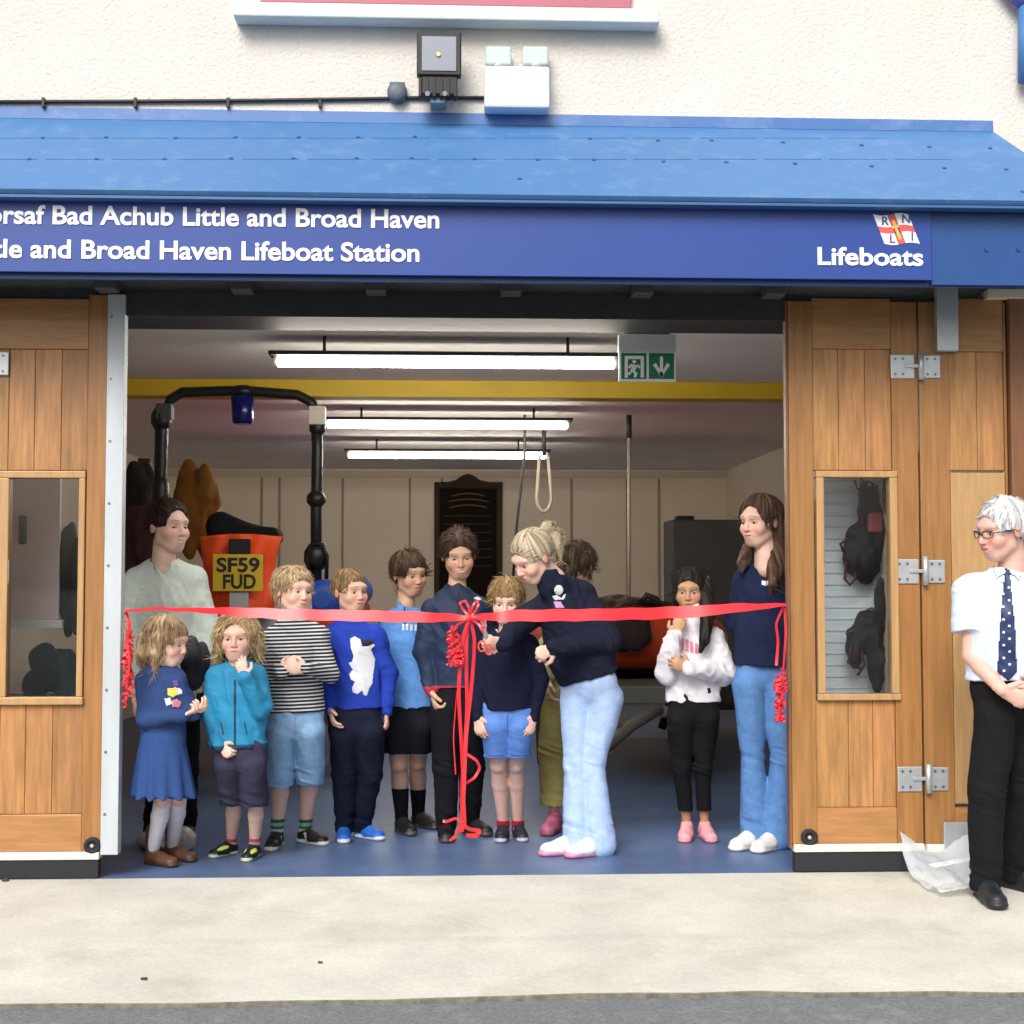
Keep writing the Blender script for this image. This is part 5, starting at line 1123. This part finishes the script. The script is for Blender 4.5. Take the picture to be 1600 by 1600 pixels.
# 11 girl in white hoodie
girl11 = person('girl in white hooded top and black leggings with long black hair, hand at her face', 7.02, 1.36, (1078, 924, 0, -16, 6, 0, .198), (1083, 966), ((1040, 980, 0), (1132, 980, 0)),
    [dict(el=(1042, 1050, -.05), wr=(1056, 994, -.14), hd=(1064, 964, -.13), pn=(.3, 1, 0), curl=.35), dict(el=(1132, 1052, -.02), wr=(1078, 1044, -.15), hd=(1050, 1035, -.16), pn=(0, 1, 0), curl=.5, thumb=-1)],
    (1084, 1115), [dict(hip=(1063, 1120), kn=(1069, 1200), ft=(1072, 1312, -14)), dict(hip=(1103, 1120), kn=(1103, 1200), ft=(1105, 1312, 4))],
    dict(c=[(.70, .68, .74)], hem=(1082, 1096), hw=45, th=.018, fold=.009, bag=1.7, name='hoodie', collar='hood', hemband=True), dict(kind='leggings', c=[(.010, .010, .012)], hipw=42, hem=1276, th=.006, name='leggings'),
    dict(c=(.008, .006, .006), c2=(.030, .022, .020), style='long', grav=.6, len=.36, mess=.06, n=600, locks=[[(1102, 915, -.02, 12), (1106, 960, -.10, 12), (1100, 1000, -.13, 8), (1094, 1018, -.14, 3)], [(1062, 900, 0, 10), (1058, 935, -.02, 7)], [(1090, 920, .08, 20), (1095, 975, .09, 18)]], bun=(.1, -.3, .40)), SKD,
    dict(c=[(.72, .32, .36), (.60, .25, .30), (.70, .34, .38)], low=False, laces=False))
# 12 woman right
woman12 = person('woman with long brown hair, navy polo shirt and flared blue jeans beside the right door', 6.86, 1.68, (1187, 815, 0, -52, 6, 0, .232), (1197, 872), ((1144, 888, .02), (1246, 884, .02)),
    [dict(el=(1150, 975, .08), wr=(1185, 1035, .16), hd=(1200, 1050, .18), pn=(0, 1, 0)), dict(el=(1250, 975, .08), wr=(1230, 1035, .16), hd=(1215, 1050, .18), pn=(0, 1, 0))],
    (1193, 1062), [dict(hip=(1170, 1070), kn=(1180, 1190), ft=(1170, 1325, -48)), dict(hip=(1216, 1070), kn=(1222, 1190), ft=(1203, 1328, -46))],
    dict(c=[(.012, .017, .050)], hem=(1194, 1040), hw=48, ww=44, th=.010, fold=.004, name='polo_shirt', sleeve=.95, q=.70, neck=(.03, .03)), dict(kind='trousers', c=[(.105, .235, .50)], hipw=43, rt=26, rh=25, rk=19, mat=DENIM, name='jeans', low=1.8),
    dict(c=(.040, .022, .018), c2=(.13, .075, .05), style='long', grav=.7, len=.36, mess=.06, n=800, fr=-.08, locks=[[(1205, 800, 0, 22), (1213, 850, .02, 20), (1212, 890, -.06, 14), (1206, 912, -.09, 5)], [(1168, 855, .0, 7), (1161, 880, -.04, 9), (1157, 893, -.07, 4)], [(1190, 850, .09, 24), (1192, 900, .1, 22)]]), SKP,
    dict(c=[(.68, .66, .66), (.74, .72, .70), (.7, .68, .68)], laces=False), adult=True)
# 13 man
man13 = person('white-haired man in glasses, short-sleeved white shirt and dotted tie, hands clasped', 5.76, 1.63, (1565, 828, -.02, -74, 12, -3, .232), (1582, 888, .0), ((1490, 902, .04), (1660, 900, .0)),
    [dict(el=(1518, 1024, .0), wr=(1566, 1078, -.14), hd=(1602, 1096, -.17), pn=(.2, .8, .3), curl=.55, thumb=1), dict(el=(1655, 1020, .0), wr=(1626, 1072, -.12), hd=(1588, 1092, -.20), pn=(-.2, .8, .2), curl=.6, thumb=-1)],
    (1583, 1105), [dict(hip=(1556, 1115), kn=(1549, 1235), ft=(1546, 1410, -4)), dict(hip=(1612, 1115), kn=(1618, 1235), ft=(1604, 1392, 30))],
    dict(c=[(.60, .69, .84)], hem=(1580, 1062), hw=70, th=.014, fold=.006, sleeve=.62, name='shirt', q=.72), dict(kind='trousers', c=[(.010, .011, .014), (.012, .010, .010)], hipw=66, rh=25, rk=30, belt=True),
    dict(c=(.40, .40, .42), c2=(.80, .79, .80), style='short', whorl=(.25, -.1, .6), grav=.1, mess=.09, lift=.008, n=800, len=.17, fr=-.02, vol=.98, groove=.8), (.70, .42, .35), dict(c=[(.010, .012, .018), (.015, .015, .018), (.015, .018, .025)], lp=0, len=.165), adult=True, glasses=True, brow=(.5, .45, .42), sm=0)
# ================================================================== RIBBON AND SMALL THINGS
REDR = mat('red satin ribbon', (.74, .032, .045), .30, spec=.6)
Yr = 6.25
rb = thing('ribbon', 'long red satin ribbon stretched across the doorway', 'ribbon', P(192, 953, Yr))
KP = [(193, 955, 3), (215, 953, 4), (250, 951, 4), (290, 953, 6), (330, 954, 9), (380, 957, 15), (450, 960, 17), (560, 962, 17), (650, 964, 17), (700, 965, 12), (733, 965, 7), (760, 964, 11), (800, 962, 18), (900, 961, 19), (1000, 959, 19), (1080, 956, 18), (1150, 950, 14), (1195, 947, 8), (1228, 945, 4)]
def kp(x):
    for (a, ya, wa), (b, yb, wb_) in zip(KP[:-1], KP[1:]):
        if x <= b:
            t = (x-a)/(b-a); t = t*t*(3-2*t); return ya+(yb-ya)*t, wa+(wb_-wa)*t
    return KP[-1][1:]
ps, ws = [], []
for i in range(141):
    x = 193+(1228-193)*i/140; y, w_ = kp(x); h = w_/2*Yr/F_PX; full = 9.3*Yr/F_PX; c = min(1, h/full); s_ = math.sqrt(1-c*c)
    ps.append(P(x, y, Yr)+Vector((0, .004*math.sin(x*.05), .0015*math.sin(x*.11)))); ws.append(Vector((0, full*s_*.8+.003*math.sin(x*.03), full*c)))
MB().strip(ps, ws, .0005).build('band', REDR, rb)
def curl(b, p0, p1, r, turns, w_, seed=0):
    rr = random.Random(seed); p0, p1 = Vector(p0), Vector(p1); d = p1-p0; n = int(turns*12); pts, wv = [], []; ph = rr.uniform(0, 6)
    x_ = d.orthogonal().normalized(); y_ = d.cross(x_).normalized(); q = rr.uniform(.7, 1.2)
    for i in range(n+1):
        t = i/n; a = ph+turns*2*math.pi*t*q; rad = r*(.6+.4*math.sin(t*3.1)); o = x_*math.cos(a)*rad+y_*math.sin(a)*rad
        pts.append(p0+d*t+o+Vector((0, 0, -.01*math.sin(t*3.14)))); wv.append(d.normalized()*w_)
    b.strip(pts, wv, .0005)
def bunch(name, label, px, py0, py1, Y, n, spread, seed, parent=None):
    rr = random.Random(seed); t = thing(name, label, 'ribbon bow', P(px, py0, Y), 'curled ribbon bunches')
    for i in range(n):
        b = MB(); y0 = py0+(py1-py0)*rr.uniform(0, .75); x0_ = px+rr.uniform(-1, 1)*spread*.5
        curl(b, P(x0_, y0, Y+rr.uniform(-.01, .02)), P(px+rr.uniform(-1, 1)*spread, min(py1, y0+rr.uniform(22, 60)), Y+rr.uniform(-.02, .02)), rr.uniform(.008, .017), rr.uniform(2.5, 5), rr.uniform(.0032, .0055), seed*50+i)
        b.build('curl', REDR, t)
    return t
L1 = bunch('ribbon_bow', 'curled red ribbon bunch tied to the metal door edge at the left end', 200, 965, 1105, Yr+.015, 16, 9, 3)
R1 = bunch('ribbon_bow', 'curled red ribbon bunch hanging from the right end against the wooden door', 1219, 1040, 1128, Yr+.015, 16, 9, 4)
b = MB()
def flat(b, px, w_=.005, Y=Yr, seed=0, dy=.0):
    rr = random.Random(seed); pts, wv = [], []; N = 10
    P_ = []
    for (a, c) in zip(px[:-1], px[1:]):
        for k in range(N): t = k/N; P_.append((a[0]+(c[0]-a[0])*t, a[1]+(c[1]-a[1])*t))
    P_.append(px[-1])
    for _ in range(6): P_ = [P_[0]]+[((P_[i-1][0]+P_[i+1][0]+2*P_[i][0])/4, (P_[i-1][1]+P_[i+1][1]+2*P_[i][1])/4) for i in range(1, len(P_)-1)]+[P_[-1]]
    ph = rr.uniform(0, 6)
    for i, (x, y) in enumerate(P_):
        pts.append(P(x, y, Y+dy*i/len(P_)+.006*math.sin(i*.3+ph))); a = .5*math.sin(i*.09+ph)
        j0, j1 = P_[max(i-1, 0)], P_[min(i+1, len(P_)-1)]; tx, ty = j1[0]-j0[0], j1[1]-j0[1]; l_ = math.hypot(tx, ty)+1e-6
        wv.append((Vector((ty/l_, 0, tx/l_))*math.cos(a)+Vector((0, 1, 0))*math.sin(a))*w_)
    b.strip(pts, wv, .0004)
b = MB(); flat(b, [(1224, 948), (1212, 975), (1216, 1000), (1213, 1040)], .006, Yr, 1); flat(b, [(1226, 950), (1228, 990), (1224, 1045)], .005, Yr+.01, 2); b.build('tail', REDR, R1)
b = MB(); flat(b, [(196, 955), (204, 975), (197, 1000), (203, 1030), (198, 1070)], .006, Yr, 3); b.build('tail', REDR, L1)
Bw = bunch('ribbon_bow', 'large curled red ribbon bow with long tails at the middle of the ribbon', 712, 968, 1040, Yr-.01, 20, 15, 7)
for k, (pl_, w_) in enumerate((([(733, 966), (722, 1000), (716, 1080), (722, 1180), (726, 1290)], .008), ([(735, 966), (742, 1000), (738, 1060), (728, 1150), (724, 1260), (720, 1300)], .008), ([(731, 966), (728, 1010), (730, 1110), (722, 1220), (722, 1300)], .008),
        ([(724, 1175), (745, 1188), (750, 1200), (742, 1215), (726, 1225)], .006), ([(724, 1285), (712, 1278), (698, 1284), (692, 1283)], .006), ([(723, 1290), (735, 1296), (750, 1298), (744, 1306), (728, 1305)], .010), ([(720, 1290), (712, 1305), (703, 1314)], .006), ([(714, 1080), (708, 1150), (712, 1210)], .0025))):
    b = MB(); flat(b, pl_, w_, Yr-.012+.004*k, k, .06); b.build('tail', REDR, Bw)
for k, pl_ in enumerate(([(733, 964), (722, 950), (718, 942), (727, 938), (733, 950), (733, 964)], [(733, 964), (738, 948), (744, 938), (748, 944), (742, 956), (733, 964)], [(733, 966), (716, 975), (705, 985)], [(733, 966), (748, 975), (756, 990)], [(733, 966), (752, 968), (760, 978), (750, 984)])):
    b = MB(); flat(b, pl_, .005, Yr-.02, 20+k); b.build('loop', REDR, Bw)
clump('shoulder_bag', 'dark grey bag between the girl in navy and the woman in sage', 'bag', 303, 1052, 6.72, .06, .16, mat('charcoal fabric', (.03, .03, .038), .85), 10, 21, .10)
# scissors in the woman's hand
Ys = 6.60; sz = thing('scissors', 'scissors with red handles held at the ribbon bow', 'scissors', P(760, 1005, Ys))
MB().prism([P(757, 996, Ys), P(763, 993, Ys), P(752, 962, Ys), P(749, 966, Ys)], (0, .002, 0)).prism([P(755, 998, Ys-.003), P(760, 998, Ys-.003), P(760, 963, Ys-.003), P(757, 965, Ys-.003)], (0, .002, 0)).build('blade', mat('polished steel', (.6, .62, .64), .2, metal=.9), sz)
for cx_, cy_ in ((753, 1010), (764, 1015)):
    MB().tube([P(cx_+5.5*math.cos(a), cy_+8*math.sin(a), Ys-.012) for a in [i*math.pi/7 for i in range(15)]], .0045, 7).build('handle', mat('red plastic', (.75, .08, .07), .35), sz)
# ------------------------------------------------------------------ prints and trims on clothes
WP = mat('white print', (.66, .68, .74), .7); PK_ = mat('pink print', (.62, .22, .30), .7); YP_ = mat('yellow print', (.72, .60, .10), .7); BP_ = mat('black print', (.01, .012, .03), .7); RP_ = mat('red print', (.55, .08, .10), .7)
Zm = lambda pts, ox, oy, s_: [(ox+x/s_, oy+y/s_) for x, y in pts]
decal(boy5, 'animal_print', Zm([(315, 930), (350, 915), (390, 935), (405, 990), (450, 985), (485, 965), (500, 980), (470, 1010), (485, 1050), (500, 1080), (495, 1130), (485, 1200), (480, 1260), (455, 1300), (440, 1350), (415, 1345), (405, 1310), (370, 1340), (335, 1325), (330, 1290), (350, 1250), (320, 1230), (310, 1190), (335, 1160), (305, 1110), (330, 1100), (342, 1060), (322, 1000)], 480, 800, 4.706), WP, subdiv=.0025)
decal(boy5, 'dark_print', Zm([(400, 940), (460, 935), (492, 965), (450, 984), (412, 984)], 480, 800, 4.706), BP_, .0045, .004)
for x, y in ((628, 980), (634, 980), (641, 981), (648, 981)): decal(boy6, 'chest_print', [(x, y-5), (x+4, y-5), (x+4, y+5), (x, y+5)], WP, subdiv=.004)
decal(boy6, 'zip', [(631, 945), (633, 945), (634, 975), (632, 975)], BP_, subdiv=.003)
decal(boy7, 'chest_logo', [(741, 934), (746, 932), (752, 935), (751, 938), (742, 937)], WP, subdiv=.004)
decal(boy7, 'zip', [(715, 925), (717.5, 925), (717.5, 1073), (715, 1073)], BP_, subdiv=.004)
decal(boy3, 'zip', [(366, 1062), (368.5, 1062), (368, 1165), (365.5, 1165)], mat('dark zip', (.005, .03, .07), .5), subdiv=.004)
for pg, m_ in (([(262, 1076), (276, 1074), (280, 1084), (270, 1090), (262, 1086)], YP_), ([(276, 1075), (284, 1076), (285, 1084), (278, 1086)], WP), ([(257, 1092), (266, 1090), (270, 1100), (260, 1103)], WP), ([(268, 1095), (276, 1092), (284, 1098), (280, 1106), (270, 1104)], PK_), ([(270, 1064), (277, 1062), (280, 1072), (273, 1073)], mat('purple print', (.12, .07, .35), .7))): decal(girl2, 'flower_print', pg, m_, subdiv=.004)
decal(woman9, 'round_badge', [(873+7*math.cos(a), 922+8*math.sin(a)) for a in [i*math.pi/5 for i in range(10)]], WP, subdiv=.004)
for pg, m_ in (([(862, 932), (870, 930), (880, 936), (868, 938)], WP), ([(865, 940), (876, 940), (882, 950), (868, 950)], mat('lilac print', (.42, .25, .45), .7)), ([(880, 930), (884, 928), (882, 936), (877, 937)], WP)): decal(woman9, 'chest_badge', pg, m_, subdiv=.004)
for k, x in enumerate((1064, 1071, 1078, 1086)): decal(girl11, 'chest_print', [(x, 996+k*3), (x+5, 997+k*3), (x+5, 1016+k*2), (x, 1014+k*2)], PK_, subdiv=.004)
decal(girl11, 'hem_badge', [(1105, 1075), (1110, 1075), (1111, 1082), (1106, 1084)], BP_, subdiv=.003)
for x in (1190, 1199): decal(woman12, 'flag_badge', [(x, 907), (x+7, 908), (x+7, 915), (x, 914)], WP, subdiv=.003)
decal(woman12, 'flag_badge', [(1197.2, 908), (1198.8, 908), (1198.8, 915), (1197.2, 915)], RP_, subdiv=.002)
decal(boy8, 'collar', [(774, 984), (782, 982), (792, 996), (803, 982), (811, 984), (796, 1003), (790, 1003)], WP, subdiv=.004)
TIE = mat('navy tie', (.012, .028, .10), .5)
decal(man13, 'tie', [(1566, 880), (1580, 880), (1581, 892), (1577, 899), (1585, 980), (1588, 1050), (1575, 1062), (1558, 1050), (1562, 980), (1569, 899), (1565, 892)], TIE, .006, .005)
for k in range(15):
    x, y = 1566+(k % 2)*9+(k*.1), 908+k*10; decal(man13, 'tie_dot', [(x-1.8, y-1.8), (x+1.8, y-1.8), (x+1.8, y+1.8), (x-1.8, y+1.8)], WP, .0105, .002)
decal(man13, 'collar', [(1550, 884), (1566, 878), (1570, 894), (1556, 904)], mat('shirt white', (.70, .74, .82), .8), .009, .005)
decal(man13, 'collar', [(1596, 884), (1579, 878), (1577, 894), (1592, 906)], mat('shirt white', ), .009, .005)
SEAM = mat('denim seam', (.20, .30, .52), .9); SEAM2 = mat('dark denim seam', (.05, .11, .26), .9)
for ctx_, m_, lines in ((boy4, SEAM, ([(460.5, 1118), (462, 1118), (462, 1150), (460.5, 1150)], [(425, 1222), (452, 1222), (452, 1223.4), (425, 1223.4)], [(470, 1222), (500, 1220), (500, 1221.4), (470, 1223.4)], [(430, 1125), (431.5, 1125), (427, 1145), (418, 1150), (418, 1148.5), (426, 1143)])),
        (boy8, mat('blue seam', (.06, .13, .40), .9), ([(792.5, 1115), (793.7, 1115), (793.7, 1150), (792.5, 1150)], [(762, 1180), (788, 1180), (788, 1181.3), (762, 1181.3)], [(798, 1180), (824, 1180), (824, 1181.3), (798, 1181.3)]))):
    for l_ in lines: decal(ctx_, 'seam', l_, m_, .0012, .0022, 'bot')
for x0_ in (344, 381): decal(boy3, 'pocket_zip', [(x0_, 1128), (x0_+1.5, 1128), (x0_+6, 1148), (x0_+4.5, 1148)], mat('dark zip'), .0015, .0025)
# ------------------------------------------------------------------ polythene and bits on the ground
def plastic(name, c, a):
    m = bpy.data.materials.new(name); m.use_nodes = True; n = m.node_tree; b = n.nodes['Principled BSDF']; b.inputs['Base Color'].default_value = (*c, 1); b.inputs['Alpha'].default_value = a; b.inputs['Roughness'].default_value = .22; return m
PLM = plastic('clear polythene', (.80, .86, .92), .36)
def sheet(name, label, cat, poly, z0, amp, seed):
    G = [PG(*p) for p in poly]; xs_ = [g_.x for g_ in G]; ys_ = [g_.y for g_ in G]; n = 34; V, idx, Q = [], {}, []
    def ins(x, y):
        c = False; j = len(G)-1
        for i in range(len(G)):
            if (G[i].y > y) != (G[j].y > y) and x < (G[j].x-G[i].x)*(y-G[i].y)/(G[j].y-G[i].y)+G[i].x: c = not c
            j = i
        return c
    def vv(i, j):
        if (i, j) not in idx:
            x = min(xs_)+(max(xs_)-min(xs_))*i/n; y = min(ys_)+(max(ys_)-min(ys_))*j/n
            h_ = abs(float(vnoise(np.array([x*9+seed]), np.array([y*9]), np.array([0.5]))[0]))*amp+abs(float(vnoise(np.array([x*28+seed]), np.array([y*20]), np.array([0.5]))[0]))*amp*.35
            idx[(i, j)] = len(V); V.append((x, y, gz(y)+z0+h_+.11*max(0, (y-(YD-.22))/.22)**1.3*(1+.4*math.sin(x*17))))
        return idx[(i, j)]
    for i in range(n):
        for j in range(n):
            if ins(min(xs_)+(max(xs_)-min(xs_))*(i+.5)/n, min(ys_)+(max(ys_)-min(ys_))*(j+.5)/n): Q.append((vv(i, j), vv(i+1, j), vv(i+1, j+1), vv(i, j+1)))
    o = np_mesh(name, np.array(V), np.array(Q), PLM, None, origin=(sum(xs_)/len(xs_), sum(ys_)/len(ys_), gz(ys_[0])))
    md = o.modifiers.new('thickness', 'SOLIDIFY'); md.thickness = .0015; tag(o, label, cat); return o
sheet('polythene_sheet', 'crumpled clear polythene sheet on the ground beside the man\'s shoe', 'plastic sheet', [(1404, 1357), (1440, 1356.5), (1500, 1356.5), (1548, 1356.5), (1548, 1392), (1505, 1403), (1470, 1405), (1435, 1385), (1410, 1368)], .004, .06, 3)
b = MB(); p0, p1 = PG(1452, 1372), PG(1522, 1366); b.prism([p0+Vector((0, 0, .055)), p0+Vector((.02, -.03, .05)), p1+Vector((.02, -.03, .07)), p1+Vector((0, 0, .075))], (0, 0, .004)); o = b.build('foam_strip', WHITE, None, p0); tag(o, 'narrow white strip lying on top of the clear polythene', 'strip')
cc = PG(262, 1330); v_ = Vol([(ell(cc+Vector((.06, .02, .05)), (.07, .06, .065)), .03), (ell(cc+Vector((-.09, .03, .045)), (.06, .05, .05)), .03), (ell(cc+Vector((0, .05, .03)), (.1, .05, .04)), .03)], .006); v_.disp(lambda x, y, z: .016*np.abs(vnoise(x*24, y*24, z*24))-.004); v_.cut((0, 0, .002), (0, 0, -1)); V, Q, C = v_.mesh()
o = np_mesh('polythene_bag', V, Q, plastic('cloudy polythene', (.50, .47, .48), .8), None, origin=cc); tag(o, 'crumpled pale plastic bag on the floor behind the brown boots', 'plastic bag')
for k, (px, py, r_, lb) in enumerate(((225, 1531, .011, 'small dark pebble on the concrete at the lower left'), (501, 1505, .009, 'tiny dark pebble on the concrete left of the middle'), (8, 1377, .016, 'dark leaf scrap on the concrete by the left door'))):
    g_ = PG(px, py); v_ = Vol([(ell(g_+Vector((0, 0, r_*.3)), (r_, r_*.8, r_*.5)), .003)], .002); v_.disp(lambda x, y, z: .003*vnoise(x*150, y*150, z*150)); V, Q, C = v_.mesh(); o = np_mesh('pebble', V, Q, mat('pebble', (.05, .05, .045), .9), None, origin=g_); tag(o, lb, 'pebble')
